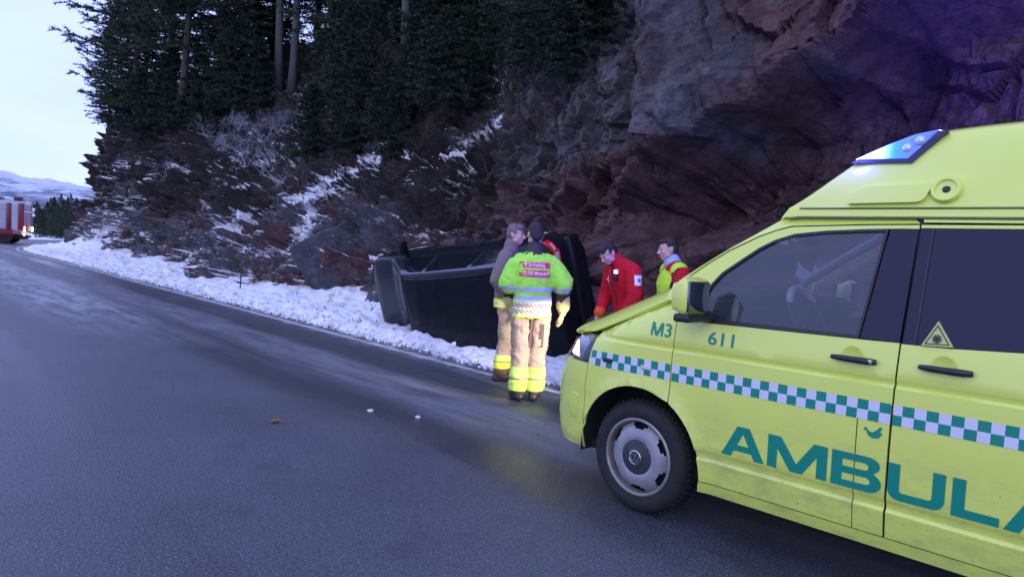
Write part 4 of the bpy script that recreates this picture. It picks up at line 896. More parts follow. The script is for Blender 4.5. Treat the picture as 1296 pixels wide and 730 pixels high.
def text_part(name, txt, x0, z0, h, m, f, off=.0024, sx=1.0, bold=.012, sk=0):
    cu = bpy.data.curves.new(name, 'FONT'); cu.body = txt; cu.size = 1; cu.offset = bold; cu.resolution_u = 3
    ob = bpy.data.objects.new(name, cu); COL.objects.link(ob); dg = bpy.context.evaluated_depsgraph_get(); me = bpy.data.meshes.new_from_object(ob.evaluated_get(dg)); bpy.data.objects.remove(ob)
    ys = [v_.co.y for v_ in me.vertices]; k = h/(max(ys)-min(ys)); xm = min(v_.co.x for v_ in me.vertices); ym = min(ys)
    for v_ in me.vertices: v_.co = f(x0+(v_.co.x-xm)*k*sx, z0+(v_.co.y-ym)*k, off)
    return mesh_obj(name, me, m, AMB, 180)
text_part('fleet_number', '611', 1.362, 1.083, .073, M_GRN, SIDE, sx=1.2, bold=.012, off=.003)
word('unit_code', [('M', .985, 1.068)], 1.088, 1.166); text_part('unit_code', '3', 1.081, 1.088, .078, M_GRN, SIDE, sx=1.05, bold=.012, off=.0035)
# small green swan-like emblem on the flap
ribbon_bm = bmesh.new(); e0 = (2.205, .785)
ribbon([(e0[0]+a*.085, e0[1]-.02+b*.06) for a, b in [(0, .62), (.18, .5), (.26, .22), (.5, .05), (.8, .12), (1, .5), (.86, .62), (.98, .92), (.84, 1.02), (.72, .78), (.5, .5), (.3, .55), (.12, .85)]], None, ribbon_bm); bm_obj('emblem', ribbon_bm, M_GRN, flap, 180)
# door handles
for x0_, x1_, z_, nm in ((2.034, 2.236, 1.117, 'front'), (2.414, 2.618, 1.125, 'side')):
    par = door if nm == 'front' else sdoor
    bm = bmesh.new(); pts_ = [SIDE(x0_+(x1_-x0_)*i/6, z_, .012+.018*math.sin(math.pi*i/6)**.5) for i in range(7)]; add_tube(bm, pts_, [.011, .014, .015, .015, .016, .016, .012], 8); bm_obj('handle', bm, M_BLK, par, 60)
    bm = bmesh.new(); add_lathe(bm, [(.052, -.002), (.050, .0035), (.044, .0035), (.036, -.001), (.0, -.001)], 24, Matrix.Translation(SIDE((x0_+x1_)/2-.01, z_+.012, .0015)) @ Matrix.Rotation(math.radians(90), 4, 'X')); bm_obj('handle_recess', bm, M_YEL, par, 60)
bm = bmesh.new(); add_lathe(bm, [(0, .004), (.009, .003), (.011, -.002)], 12, Matrix.Translation(SIDE(2.212, 1.118, .034)) @ Matrix.Rotation(math.radians(90), 4, 'X')); bm_obj('lock', bm, M_CHROME, door, 60)
# side repeater lamps let into the stripe
for x_, nm, m_ in ((.685, 'side_marker', M_BLK), (.98, 'side_repeater', mat('repeater_lens', (.55, .5, .5), .2))):
    bm = bmesh.new(); c = SIDE(x_, .893, .004); add_box(bm, c, (.075, .012, .026), bev=.006); bm_obj(nm, bm, m_, AMB, 40)
# triangular badge on the side window
tri = [(2.408, 1.219), (2.532, 1.226), (2.461, 1.331)]; cx_, cz_ = sum(p[0] for p in tri)/3, sum(p[1] for p in tri)/3
tb_ = panel('triangle_badge', tri, dirty('badge_yellow', (.50, .52, .16), .5, .2), f=UP, off=.012, depth=.014, mirror=False, cell=.2)
def shrink(k): return [(cx_+(a-cx_)*k, cz_+(b-cz_)*k) for a, b in tri]
bm = bmesh.new(); o1, i1_ = shrink(.80), shrink(.68)
for a in range(3):
    b = (a+1) % 3; ribbon([o1[a], o1[b], i1_[b], i1_[a]], None, bm, f=UP, off=.0135)
for a in range(6): ang = a*PI/6; d = (math.cos(ang)*.020, math.sin(ang)*.020); w_ = (-d[1]*.12, d[0]*.12); ribbon([(cx_-d[0]+w_[0], cz_-.004-d[1]+w_[1]), (cx_-d[0]-w_[0], cz_-.004-d[1]-w_[1]), (cx_+d[0]-w_[0], cz_-.004+d[1]-w_[1]), (cx_+d[0]+w_[0], cz_-.004+d[1]+w_[1])], None, bm, f=UP, off=.014+a*.0003)
bm_obj('badge_mark', bm, M_BLK, tb_, 0)
# mirrors
for sgn in (1, -1):
    bm = bmesh.new(); add_box(bm, (1.330, -.135, 1.345), (.12, .205, .205), bev=.038)
    for v_ in bm.verts:
        v_.co.x += .12*(v_.co.y+.04)*.9; v_.co.z += (v_.co.x-1.33)*.05
        if v_.co.x < 1.31: v_.co.z = 1.345+(v_.co.z-1.345)*.8; v_.co.y = -.135+(v_.co.y+.135)*.85
    mo = bm_obj('mirror', bm, M_YEL, AMB, 45)
    bm = bmesh.new(); add_box(bm, (1.383, -.135, 1.345), (.02, .172, .165), Euler((0, 0, .0)), bev=.008)
    for v_ in bm.verts: v_.co.x += .12*(v_.co.y+.04)*.9
    gm = bm_obj('mirror_glass', bm, mat('mirror_glass', (.16, .18, .22), .06, 1), mo, 40)
    bm = bmesh.new(); add_box(bm, (1.34, -.11, 1.232), (.10, .26, .045), bev=.014); add_box(bm, (1.30, -.005, 1.245), (.14, .06, .05), bev=.012); ar = bm_obj('mirror_arm', bm, M_BLK, mo, 40)
    if sgn < 0:
        for o_ in (mo, gm, ar): o_.data.transform(Matrix.Translation((0, 1.9, 0)) @ Matrix.Diagonal((1, -1, 1, 1))); o_.data.flip_normals()
# wheels
M_RIM = dirty('wheel_silver', (.58, .59, .64), .38, .4, 9, metal=.15)
M_RIMD = dirty('wheel_lip', (.30, .28, .26), .5, .6, 14, metal=.5)
def wheel(parent, cx, cy, flip):
    Mx = Matrix.Translation((cx, cy, .338)) @ Matrix.Rotation(math.radians(90 if not flip else -90), 4, 'X')
    bm = bmesh.new(); add_lathe(bm, [(.215, -.20), (.27, -.205), (.318, -.195), (.334, -.17), (.338, -.10), (.334, -.035), (.318, -.008), (.29, .006), (.262, .006), (.240, -.004), (.228, -.012)], 56, Mx)
    w_ = bm_obj('wheel', bm, M_RUB, parent, 50)
    bm = bmesh.new()
    for k in range(56):
        a = 2*PI*k/56
        for h in (-.17, -.12, -.075): add_box(bm, Mx @ Vector((.337*math.cos(a+h), .337*math.sin(a+h), h+.015)), (.02, .03, .012), Euler((0, -a if not flip else a, 0)))
    bm_obj('tread', bm, M_RUB, w_, 0)
    bm = bmesh.new(); add_lathe(bm, [(.231, -.10), (.231, -.012), (.236, -.004), (.228, .004), (.220, .002), (.214, -.010), (.212, -.06)], 48, Mx); bm_obj('rim_lip', bm, M_RIMD, w_, 60)
    # dish with six notches open to the dark behind
    bm = bmesh.new(); n_ = 72; prof = [(.104, .000), (.118, .006), (.150, .002), (.172, -.008), (.186, -.018), (.206, -.040), (.214, -.048)]
    rg = [[bm.verts.new(Mx @ Vector((r_*math.cos(2*PI*k/n_), r_*math.sin(2*PI*k/n_), h_))) for k in range(n_)] for r_, h_ in prof]
    for i in range(len(prof)-1):
        for k in range(n_):
            ph = (k+.5) % 12
            if i >= 3 and i < 6 and abs(ph-6) < (1.6 if i == 3 else 2.6): continue
            bm.faces.new((rg[i][k], rg[i][(k+1) % n_], rg[i+1][(k+1) % n_], rg[i+1][k]))
    bmesh.ops.solidify(bm, geom=bm.faces[:], thickness=.006); bm_obj('rim', bm, M_RIM, w_, 35)
    bm = bmesh.new(); add_lathe(bm, [(.0, -.09), (.218, -.09)], 32, Mx); bm_obj('drum', bm, M_SHELL, w_, 0)
    bm = bmesh.new(); add_lathe(bm, [(.0, .016), (.040, .015), (.055, .009), (.085, .008), (.100, .004), (.106, -.006)], 40, Mx); hc = bm_obj('hub_cap', bm, dirty('hub_cap', (.035, .035, .045), .4, .4), w_, 40)
    bm = bmesh.new(); add_lathe(bm, [(.036, .014), (.040, .020), (.044, .018), (.046, .010)], 32, Mx)
    def bar(p, q, ww=.0035): d = Vector((q[0]-p[0], q[1]-p[1], 0)).normalized(); o_ = Vector((-d.y, d.x, 0))*ww; bm.faces.new([bm.verts.new(Mx @ (Vector((*c, .0185))+s_*o_)) for c, s_ in ((p, 1), (q, 1), (q, -1), (p, -1))])
    for k in (1,):
        bar((-.013, .034), (0, .004)); bar((0, .004), (.013, .034)); bar((-.033, .016), (-.015, -.032)); bar((-.015, -.032), (0, -.002)); bar((0, -.002), (.015, -.032)); bar((.015, -.032), (.033, .016))
    em_ = bm_obj('wheel_badge', bm, M_CHROME, hc if False else w_, 40); return w_
for cx in (.925, 4.33):
    wheel(AMB, cx, .038, False); wheel(AMB, cx, 1.862, True)
# cab interior seen through the glass
M_DASH = dirty('dash_plastic', (.035, .036, .042), .7, .3); M_SEAT = dirty('seat_cloth', (.025, .027, .034), .85, .4); M_TRIM = mat('cab_trim', (.22, .25, .28), .7)
bm = bmesh.new(); add_box(bm, (1.22, .95, 1.15), (.55, 1.6, .36), bev=.08); add_box(bm, (1.36, .52, 1.34), (.26, .44, .10), bev=.045); add_box(bm, (1.42, .95, 1.16), (.2, .36, .42), bev=.05)
dash = bm_obj('dashboard', bm, M_DASH, AMB, 50)
bm = bmesh.new()
for k, (y_, z_) in enumerate([(.985, 1.36), (.965, 1.36), (.985, 1.315), (.962, 1.315)]):
    for p, q in [((-.007, 0), (.007, 0)), ((-.007, -.016), (.007, -.016)), ((.007, 0), (.007, -.016))][: 3 if k % 2 else 2]: add_box(bm, (1.345, y_-(p[0]+q[0])/2, z_+(p[1]+q[1])/2), (.004, max(.004, abs(q[0]-p[0])), max(.004, abs(q[1]-p[1]))))
bm_obj('red_display', bm, mat('red_digits', (.3, .02, .02), .4, emit=(1, .05, .12), estr=3), dash, 0)
bm = bmesh.new(); add_box(bm, (1.33, .95, 1.355), (.02, .10, .085), bev=.006); add_box(bm, (1.33, .95, 1.30), (.05, .12, .03)); bm_obj('display_case', bm, M_BLK, dash, 30)
bm = bmesh.new(); add_box(bm, (1.475, .80, 1.275), (.004, .035, .010)); bm_obj('green_display', bm, mat('green_digits', (.02, .2, .05), .4, emit=(.2, 1, .45), estr=1.2), dash, 0)
Mx = Matrix.Translation((1.70, .50, 1.24)) @ Matrix.Rotation(math.radians(62), 4, 'Y'); bm = bmesh.new()
add_tube(bm, [Mx @ Vector((.185*math.cos(2*PI*k/28), .185*math.sin(2*PI*k/28), 0)) for k in range(29)], .016, 8)
for a in (0, 2.3, -2.3): add_tube(bm, [Mx @ Vector((.18*math.cos(a), .18*math.sin(a), 0)), Mx @ Vector((.03*math.cos(a), .03*math.sin(a), -.02))], .014, 6)
add_lathe(bm, [(.0, .0), (.06, -.005), (.065, -.03)], 16, Mx); bm_obj('steering_wheel', bm, M_DASH, AMB, 60)
Mx = Matrix.Translation((1.70, .50, 1.24)) @ Matrix.Rotation(math.radians(62), 4, 'Y'); bm = bmesh.new()
add_tube(bm, [Mx @ Vector((.188*math.cos(a), .188*math.sin(a), .008)) for a in np.linspace(PI-1.0, PI+1.0, 14)], [.014]+[.021]*12+[.014], 8); bm_obj('wheel_highlight', bm, mat('pale_highlight', (.6, .62, .68), .5), AMB, 60)  # highlight on the wheel's upper rim, added as a pale arc
for y_ in (.50, 1.40):
    bm = bmesh.new(); add_box(bm, (2.02, y_, .98), (.50, .50, .16), bev=.05); add_box(bm, (2.30, y_, 1.26), (.15, .48, .58), Euler((0, .22, 0)), bev=.06); bm_obj('seat', bm, M_SEAT, AMB, 50)
    bm = bmesh.new(); add_box(bm, (2.40, y_, 1.63), (.10, .28, .18), Euler((0, .15, 0)), bev=.04); bm_obj('headrest', bm, M_SEAT, AMB, 50)
bm = bmesh.new(); add_box(bm, (2.52, .95, 1.05), (.04, 1.36, 1.4)); bm_obj('bulkhead', bm, M_DASH, AMB, 0)
bm = bmesh.new(); add_box(bm, (1.50, .95, 1.70), (.03, .26, .075), bev=.012); add_tube(bm, [(1.46, .95, 1.78), (1.50, .95, 1.70)], .008, 6); bm_obj('inner_mirror', bm, M_BLK, AMB, 40)
bm = bmesh.new(); add_box(bm, (2.35, .95, 1.79), (1.0, 1.40, .02)); bm_obj('headlining', bm, M_TRIM, AMB, 0)
for y_ in (.16, 1.74):
    bm = bmesh.new(); add_tube(bm, [(2.315, y_-.05 if y_ < 1 else y_+.05, 1.20), (2.325, y_+.06 if y_ < 1 else y_-.06, 1.79)], .045, 6); bm_obj('door_pillar', bm, M_SHELL, AMB, 0)
for sgn in (0, 1):
    bm = bmesh.new(); add_tube(bm, [(p_[0]+.03, (.17+(p_[1]-1.35)*.14) if sgn == 0 else 1.9-(.17+(p_[1]-1.35)*.14), p_[1]-.012) for p_ in PIL], .034, 8); bm_obj('pillar_trim', bm, M_TRIM, AMB, 60)
# ------------------------------------------------------------------ overturned black car (same frame: x back from nose, y in from left side, z up)
CL, CW = 4.15, 1.72
def car_matrix(s0=6.33, t0=7.86, z0=.44, th=.40, dy=.023, pt=-.084):
    fu = (RU*math.cos(dy)+RN*math.sin(dy))*math.cos(pt)+Vector((0, 0, math.sin(pt))); side = (Vector((0, 0, 1))-fu*fu.z).normalized()
    nn = fu.cross(side); nn = nn if nn.dot(RN) > 0 else -nn
    B_ = -nn*math.sin(th)+side*math.cos(th); C_ = -nn*math.cos(th)-side*math.sin(th); O = S(s0, t0, z0)+fu*CL
    X_ = -fu; return Matrix(((X_.x, B_.x, C_.x, O.x), (X_.y, B_.y, C_.y, O.y), (X_.z, B_.z, C_.z, O.z), (0, 0, 0, 1)))
CAR = thing('car', 'black hatchback lying on its left side in the snow, roof towards the road', 'car'); CAR.matrix_world = car_matrix(7.02, 8.10, .18, .25, -.11, -.115) @ Matrix.Scale(1.055, 4)
def black_paint():
    m = mat('black_paint', (.008, .009, .012), .25, 0, .14, coat=.03); g = NG(m); c = g.co(); n = g.noise(c, 7, 6, .7)
    d = g.smooth(n, .5, .8); ox, oy, oz = g.sep(c); fr = g.math('MULTIPLY', g.math('MULTIPLY', g.smooth(g.math('ADD', oz, g.math('MULTIPLY', g.noise(c, 4, 5, .6), .16)), 1.33, 1.37), g.math('GREATER_THAN', oy, 1.475)), g.smooth(g.math('ADD', g.noise(c, 6, 5, .7), g.math('MULTIPLY', g.sep(g.normal())[2], .25)), .40, .60))  # pale roof-edge band: sky reflection and frost put into the colour
    g.set(Base_Color=g.mix(g.math('MULTIPLY', fr, .6), g.mix(g.math('MULTIPLY', d, .35), (.009, .010, .013), (.022, .021, .022)), (.22, .25, .32)))
    g.set(Roughness=g.math('ADD', .22, g.math('ADD', g.math('MULTIPLY', d, .3), g.math('MULTIPLY', fr, .4)))); return m
M_CAR = black_paint(); M_CGL = mat('dark_glass', (.008, .009, .012), .06, spec=.6); M_UND = dirty('car_underside', (.02, .02, .021), .8, .5, 6)
CZX = [0, .03, .12, .30, .90, 1.02, 1.60, 1.95, 2.4, 3.2, 3.62, 3.98, 4.08, 4.13, CL]; CZZ = [.50, .60, .70, .76, .92, .96, 1.34, 1.405, 1.425, 1.40, 1.33, 1.02, .96, .90, .86]
def cztop(x): return float(np.interp(x, CZX, CZZ))
def cside(x, z, off=0.0):
    i = float(np.interp(z, [.18, .3, .55, .70, .74, .86, .90, 1.43], [.08, .03, 0, .006, .018, .022, .05, .27]))
    w = max(0, (.75-x)/.75)
    if w > 0: i += .80*(1-(1-min(1, w)**3.2)**(1/3.2))
    w = max(0, (x-3.55)/(CL+.02-3.55))
    if w > 0: i += .62*(1-(1-min(1, w)**4.5)**(1/4.5))
    f1 = math.hypot(x-.86, z-.31); f2 = math.hypot(x-3.42, z-.31)
    i -= .018*(math.exp(-((f1-.36)/.05)**2)+math.exp(-((f2-.36)/.05)**2))
    return Vector((x, min(i, CW/2-.01)-off, z))
def csec(x):
    zt = cztop(x); zb = min(.86, zt-.10); L = [.19, .3, .42, .55, .66, .72, .78]; L = [z for z in L if z < zb-.02]+[zb]
    while len(L) < 8: L.insert(0, L[0]-.0)
    L += [zb+(zt-.05-zb)*f for f in (.33, .66, 1)]
    P_ = [cside(x, z) for z in L]; yt = P_[-1].y
    for dy_, dz_ in ((.012, -.03), (.035, -.012), (.075, -.002), (.16, .008), (.34, .018), (.60, .024)): P_.append(Vector((x, min(yt+dy_, CW/2-.002*(.7-dy_)), zt+dz_)))
    return P_+[Vector((p.x, CW-p.y, p.z)) for p in P_[::-1]]
xs = sorted(set(list(np.linspace(0, .5, 12))+list(np.linspace(.5, 3.6, 40))+list(np.linspace(3.6, CL, 16))))
SEC = [csec(x) for x in xs]; kk = len(SEC[0]); V = [p for s_ in SEC for p in s_]
F = [(i*kk+j, i*kk+j+1, (i+1)*kk+j+1, (i+1)*kk+j) for i in range(len(xs)-1) for j in range(kk-1)]+[tuple(range(kk)), tuple((len(xs)-1)*kk+j for j in range(kk))[::-1]]
bm = bmesh.new(); vv_ = [bm.verts.new(p) for p in V]
for f in F:
    try: bm.faces.new([vv_[i] for i in f])
    except ValueError: pass
bmesh.ops.remove_doubles(bm, verts=bm.verts[:], dist=1e-4)
# open the wheel arches
bmesh.ops.delete(bm, geom=[f for f in bm.faces if min(math.hypot(f.calc_center_median().x-.86, f.calc_center_median().z-.31), math.hypot(f.calc_center_median().x-3.42, f.calc_center_median().z-.31)) < .325 and f.calc_center_median().z < .62 and (f.calc_center_median().y < .3 or f.calc_center_median().y > CW-.3)], context='FACES')
body = bm_obj('body', bm, M_CAR, CAR, 32)
bm = bmesh.new(); add_box(bm, (2.1, CW/2, .22), (3.9, 1.5, .10), bev=.03); add_box(bm, (2.6, CW/2, .16), (2.6, .25, .10), bev=.03); add_tube(bm, [(2.0, .6, .13), (3.2, .6, .13), (4.0, .45, .2)], .035, 8); add_box(bm, (3.5, 1.05, .17), (.6, .5, .18), bev=.05); add_tube(bm, [(3.42, .2, .28), (3.42, 1.5, .28)], .04, 8); bm_obj('underside', bm, M_UND, CAR, 40)
cf = lambda q, z, off=0.0: cside(q, z, off)
kwc = dict(parent=CAR, f=cf, off=.004, depth=.008, width=CW, cell=.12)
panel('front_window', [(1.30, .91), (2.02, .925), (2.06, 1.335), (1.78, 1.325), (1.62, 1.25), (1.40, 1.06)], M_CGL, **kwc)
panel('back_window', [(2.10, .927), (2.90, .935), (3.02, .97), (2.98, 1.325), (2.14, 1.34)], M_CGL, **kwc)
panel('quarter_window', [(3.08, .985), (3.60, 1.02), (3.50, 1.21), (3.30, 1.29), (3.05, 1.315)], M_CGL, **kwc)
panel('door_trim', [(1.22, .60), (3.05, .60), (3.05, .645), (1.22, .645)], M_BLK, **kwc)
for sg in (0, 1):
    bm = bmesh.new(); fy = lambda p: p if sg == 0 else Vector((p.x, CW-p.y, p.z))
    for xa, za, xb, zb_ in ((1.20, .28, 1.22, .90), (2.07, .28, 2.08, 1.36), (3.02, .62, 3.06, 1.33), (2.95, .30, 3.02, .62)): add_tube(bm, [fy(cside(xa+(xb-xa)*i/8, za+(zb_-za)*i/8, .0005)) for i in range(9)], .0045, 5)
    add_tube(bm, [fy(cside(1.22+(3.03-1.22)*i/12, .29, .0)) for i in range(13)], .005, 5)
    bm_obj('door_gap', bm, M_SHELL, CAR, 0)
for sg in (0, 1):
    fy = lambda p: p if sg == 0 else Vector((p.x, CW-p.y, p.z))
    for xa in (1.85, 2.82):
        bm = bmesh.new(); add_tube(bm, [fy(cside(xa+.17*i/4, .80, .012+.02*math.sin(math.pi*i/4))) for i in range(5)], .012, 6); bm_obj('handle', bm, M_CAR, CAR, 60)
    bm = bmesh.new(); c = fy(Vector((1.36, -.10, .98))); add_box(bm, c, (.11, .20, .14), bev=.035); add_box(bm, fy(Vector((1.36, .03, .93))), (.06, .12, .05), bev=.01); bm_obj('door_mirror', bm, M_CAR, CAR, 45)
    # roof gutter strip and rail
    bm = bmesh.new(); add_tube(bm, [fy(Vector((x, cside(x, cztop(x)-.05).y+.085, cztop(x)+.004))) for x in np.linspace(1.7, 3.6, 16)], .010, 6); bm_obj('roof_strip', bm, M_BLK, CAR, 60)
    # the lamp on the upper corner survived, the one below is smashed
    if sg == 0:
        bm = bmesh.new(); add_box(bm, (4.09, .10, .82), (.05, .10, .22), bev=.01); bm_obj('broken_lamp', bm, M_SHELL, CAR, 40); continue
    bm = bmesh.new(); g_ = [[fy(cside(x, z, .010)) for x in np.linspace(4.00, 4.135, 9)] for z in np.linspace(.75, .88, 6)]
    vs_ = [[bm.verts.new(p) for p in r_] for r_ in g_]
    for i in range(5):
        for j in range(8):
            f_ = bm.faces.new((vs_[i][j], vs_[i][j+1], vs_[i+1][j+1], vs_[i+1][j])); f_.material_index = 1 if i in (1, 2) and j >= 4 else 0
    bm_obj('tail_lamp', bm, [mat('red_lens', (.55, .012, .02), .15, emit=(1, .03, .05), estr=.03), mat('clear_lens', (.45, .36, .40), .15)], CAR, 180)
    bm = bmesh.new(); add_box(bm, fy(Vector((CL+.012, .27, .82))), (.03, .20, .12), bev=.008); lt_ = bm_obj('tail_lamp', bm, bpy.data.materials['red_lens'], CAR, 40); bm = bmesh.new(); add_box(bm, fy(Vector((CL+.03, .25, .83))), (.01, .10, .07), bev=.002); bm_obj('reversing_lens', bm, bpy.data.materials['clear_lens'], lt_, 40)
    bm = bmesh.new(); g_ = [[fy(cside(x, z, .006)) for x in np.linspace(.035, .42, 9)] for z in np.linspace(.56, .68, 4)]; vs_ = [[bm.verts.new(p) for p in r_] for r_ in g_]
    for i in range(3):
        for j in range(8): bm.faces.new((vs_[i][j], vs_[i][j+1], vs_[i+1][j+1], vs_[i+1][j]))
    bm_obj('headlight', bm, mat('dull_headlamp', (.3, .32, .36), .12, .6), CAR, 180)
def top_grid(name, x0, x1, m_, mg, lift):
    def fn(a, b):
        x = x0+(x1-x0)*a; yt = cside(x, cztop(x)-.05).y+mg; y = yt+(CW-2*yt)*(b+1)/2; c = 1-abs(b)
        return Vector((x, y, cztop(x)+float(np.interp(min(y, CW-y)-yt+mg, [.075, .16, .34, .6], [-.002, .008, .018, .024]))+lift))
    grid_obj(name, fn, np.linspace(0, 1, 9), np.linspace(-1, 1, 13), m_, CAR)
top_grid('windscreen', 1.06, 1.60, M_CGL, .06, .004); top_grid('rear_window', 3.64, 3.955, M_CGL, .09, .004)
bm = bmesh.new(); add_tube(bm, [(1.05, .35, .995), (1.10, .95, 1.03)], .008, 5); add_tube(bm, [(1.05, .85, 1.01), (1.10, 1.40, 1.03)], .008, 5); bm_obj('wiper', bm, M_BLK, CAR, 60)
bm = bmesh.new(); add_tube(bm, [(3.99, .86, 1.05), (3.80, 1.15, 1.20)], .009, 5); add_lathe(bm, [(0, .02), (.02, .015), (.025, 0)], 10, Matrix.Translation((3.99, .86, 1.04))); bm_obj('rear_wiper', bm, M_BLK, CAR, 60)
bm = bmesh.new(); add_box(bm, (3.66, CW/2, 1.375), (.22, 1.06, .03), Euler((0, .16, 0)), bev=.01); bm_obj('roof_spoiler', bm, M_CAR, CAR, 40)
bm = bmesh.new(); add_box(bm, (4.135, CW/2, .43), (.13, 1.62, .24), bev=.045); bm_obj('rear_bumper', bm, M_CAR, CAR, 45)
bm = bmesh.new(); add_box(bm, (.03, CW/2, .38), (.12, 1.35, .24), bev=.05); bm_obj('front_bumper', bm, M_CAR, CAR, 45)
bm = bmesh.new()
for xx in (1.0, 3.56): pass
bm.free()
def car_wheel(cx, cy, sg):
    Mx = Matrix.Translation((cx, cy, .30)) @ Matrix.Rotation(math.radians(90*sg), 4, 'X')
    bm = bmesh.new(); add_lathe(bm, [(.19, -.18), (.27, -.185), (.300, -.16), (.305, -.09), (.300, -.025), (.275, 0), (.215, .002), (.20, -.01)], 40, Mx); w_ = bm_obj('wheel', bm, M_RUB, CAR, 50)
    bm = bmesh.new(); add_lathe(bm, [(.0, -.03), (.05, -.02), (.10, -.035), (.18, -.02), (.202, -.008), (.205, -.02)], 32, Mx); bm_obj('rim', bm, M_RIM, w_, 40)
for cx in (.86, 3.42): car_wheel(cx, .02, 1); car_wheel(cx, CW-.02, -1)
# ------------------------------------------------------------------ fire engine waiting in the bend
tp = at(29, 309.5, 49.0); TR = thing('fire_engine', 'white and red fire engine seen from the side at the far bend, tail lamps lit', 'fire engine', (tp.x, tp.y, 0), (0, 0, math.radians(203+180)))
# frame: x forward is -x here: tail at x=0, nose at x=-7.6; near side y=0, far side y=2.5
M_TW = dirty('truck_white', (.46, .46, .55), .4, .15, 4); M_TR = dirty('truck_red', (.15, .006, .02), .35, .2, 4); M_TG = dirty('shutter_grey', (.42, .42, .52), .45, .2, 6)
bm = bmesh.new(); add_box(bm, (-2.45, 1.25, 1.95), (4.9, 2.46, 2.05), bev=.05); tb = bm_obj('body', bm, M_TW, TR, 40)
for x0_, x1_ in ((-4.7, -3.0), (-2.9, -1.02), (-.66, -.32)):
    bm = bmesh.new()
    for k in range(12): add_box(bm, ((x0_+x1_)/2, -.012, 1.12+k*.145), (x1_-x0_, .03, .135), bev=.01)
    bm_obj('roller_shutter', bm, M_TG, TR, 30)
for xc, w_ in ((-.83, .26), (-.15, .27)):
    bm = bmesh.new(); add_box(bm, (xc, -.022, 1.90), (w_, .03, 1.84), bev=.006); bm_obj('red_stripe', bm, M_TR, TR, 30)
bm = bmesh.new(); add_box(bm, (-2.75, 1.25, .80), (4.3, 2.5, .46), bev=.03); bm_obj('skirt', bm, M_TR, TR, 40)
bm = bmesh.new(); add_box(bm, (.012, 1.25, 1.9), (.03, 2.0, 1.75), bev=.01); bm_obj('tailgate', bm, M_TR, TR, 30)
for yy in (.12, 2.38):
    bm = bmesh.new(); add_box(bm, (.02, yy, 1.9), (.04, .22, 1.9), bev=.01); bm_obj('red_stripe', bm, M_TR, TR, 30)
    bm = bmesh.new(); add_box(bm, (.06, yy+.03, 1.06), (.06, .20, .34), bev=.02); bm_obj('tail_lamp', bm, mat('lit_tail', (.8, .25, .05), .3, emit=(1, .36, .10), estr=16), TR, 40)
bm = bmesh.new(); add_box(bm, (.03, .15, .66), (.08, .22, .14), bev=.02); bm_obj('tail_lamp', bm, mat('lit_tail_low', (.8, .2, .03), .3, emit=(1, .30, .05), estr=4), TR, 40)
tl = bpy.data.lights.new('tail_glow', 'POINT'); tl.energy = 9; tl.color = (1, .35, .1); tl.shadow_soft_size = .1; tlo = bpy.data.objects.new('tail_glow', tl); link(tlo, TR); tlo.location = (.25, -.3, 1.0)
bm = bmesh.new(); add_box(bm, (-2.6, 1.25, .50), (5.0, 1.7, .3)); add_box(bm, (-.05, 1.25, .52), (.12, 2.3, .16), bev=.02); bm_obj('chassis', bm, M_SHELL, TR, 0)
bm = bmesh.new(); add_box(bm, (-6.2, 1.25, 1.75), (2.5, 2.46, 2.3), bev=.12); bm_obj('cab', bm, M_TR, TR, 40)
bm = bmesh.new()
for x0_ in (-6.85, -5.75): add_box(bm, (x0_, -.01, 2.15), (.85, .03, .75), bev=.03)
bm_obj('cab_window', bm, M_TINT, TR, 40)
for cx in (-1.15, -6.15):
    for cy, sg in ((.02, 1), (2.48, -1)):
        Mx = Matrix.Translation((cx, cy, .52)) @ Matrix.Rotation(math.radians(90*sg), 4, 'X'); bm = bmesh.new(); add_lathe(bm, [(.28, -.3), (.47, -.3), (.52, -.26), (.52, -.04), (.47, 0), (.30, -.01), (.26, -.05), (.10, -.03), (0, -.03)], 28, Mx); bm_obj('wheel', bm, M_RUB, TR, 40)
bm = bmesh.new(); add_box(bm, (-3.0, .9, 3.08), (3.2, 1.0, .26), bev=.03); bm_obj('roof_locker', bm, dirty('locker_dark', (.06, .03, .06), .5), TR, 40)
bm = bmesh.new(); add_box(bm, (-.35, .35, 3.10), (.5, .42, .30), bev=.03); bm_obj('roof_box', bm, M_BLK, TR, 40)
bm = bmesh.new(); add_lathe(bm, [(0, .22), (.10, .20), (.14, .1), (.14, 0)], 16, Matrix.Translation((-1.75, .25, 3.06))); bm_obj('beacon_lens', bm, mat('far_beacon', (.3, .5, 1), .2, emit=(.45, .85, 1.0), estr=14), TR, 60)
bm = bmesh.new()
for zz in (2.45, 2.05): add_lathe(bm, [(0, .02), (.09, .015), (.10, -.02)], 12, Matrix.Translation((.62, -.15, zz)) @ Matrix.Rotation(math.radians(90), 4, 'X'))
add_tube(bm, [(.05, -.05, 2.25), (.62, -.12, 2.25)], .02, 5); add_tube(bm, [(.62, -.12, 1.95), (.62, -.12, 2.55)], .02, 5); bm_obj('rear_work_lamp', bm, mat('lamp_face', (.75, .78, .9), .3), TR, 50)
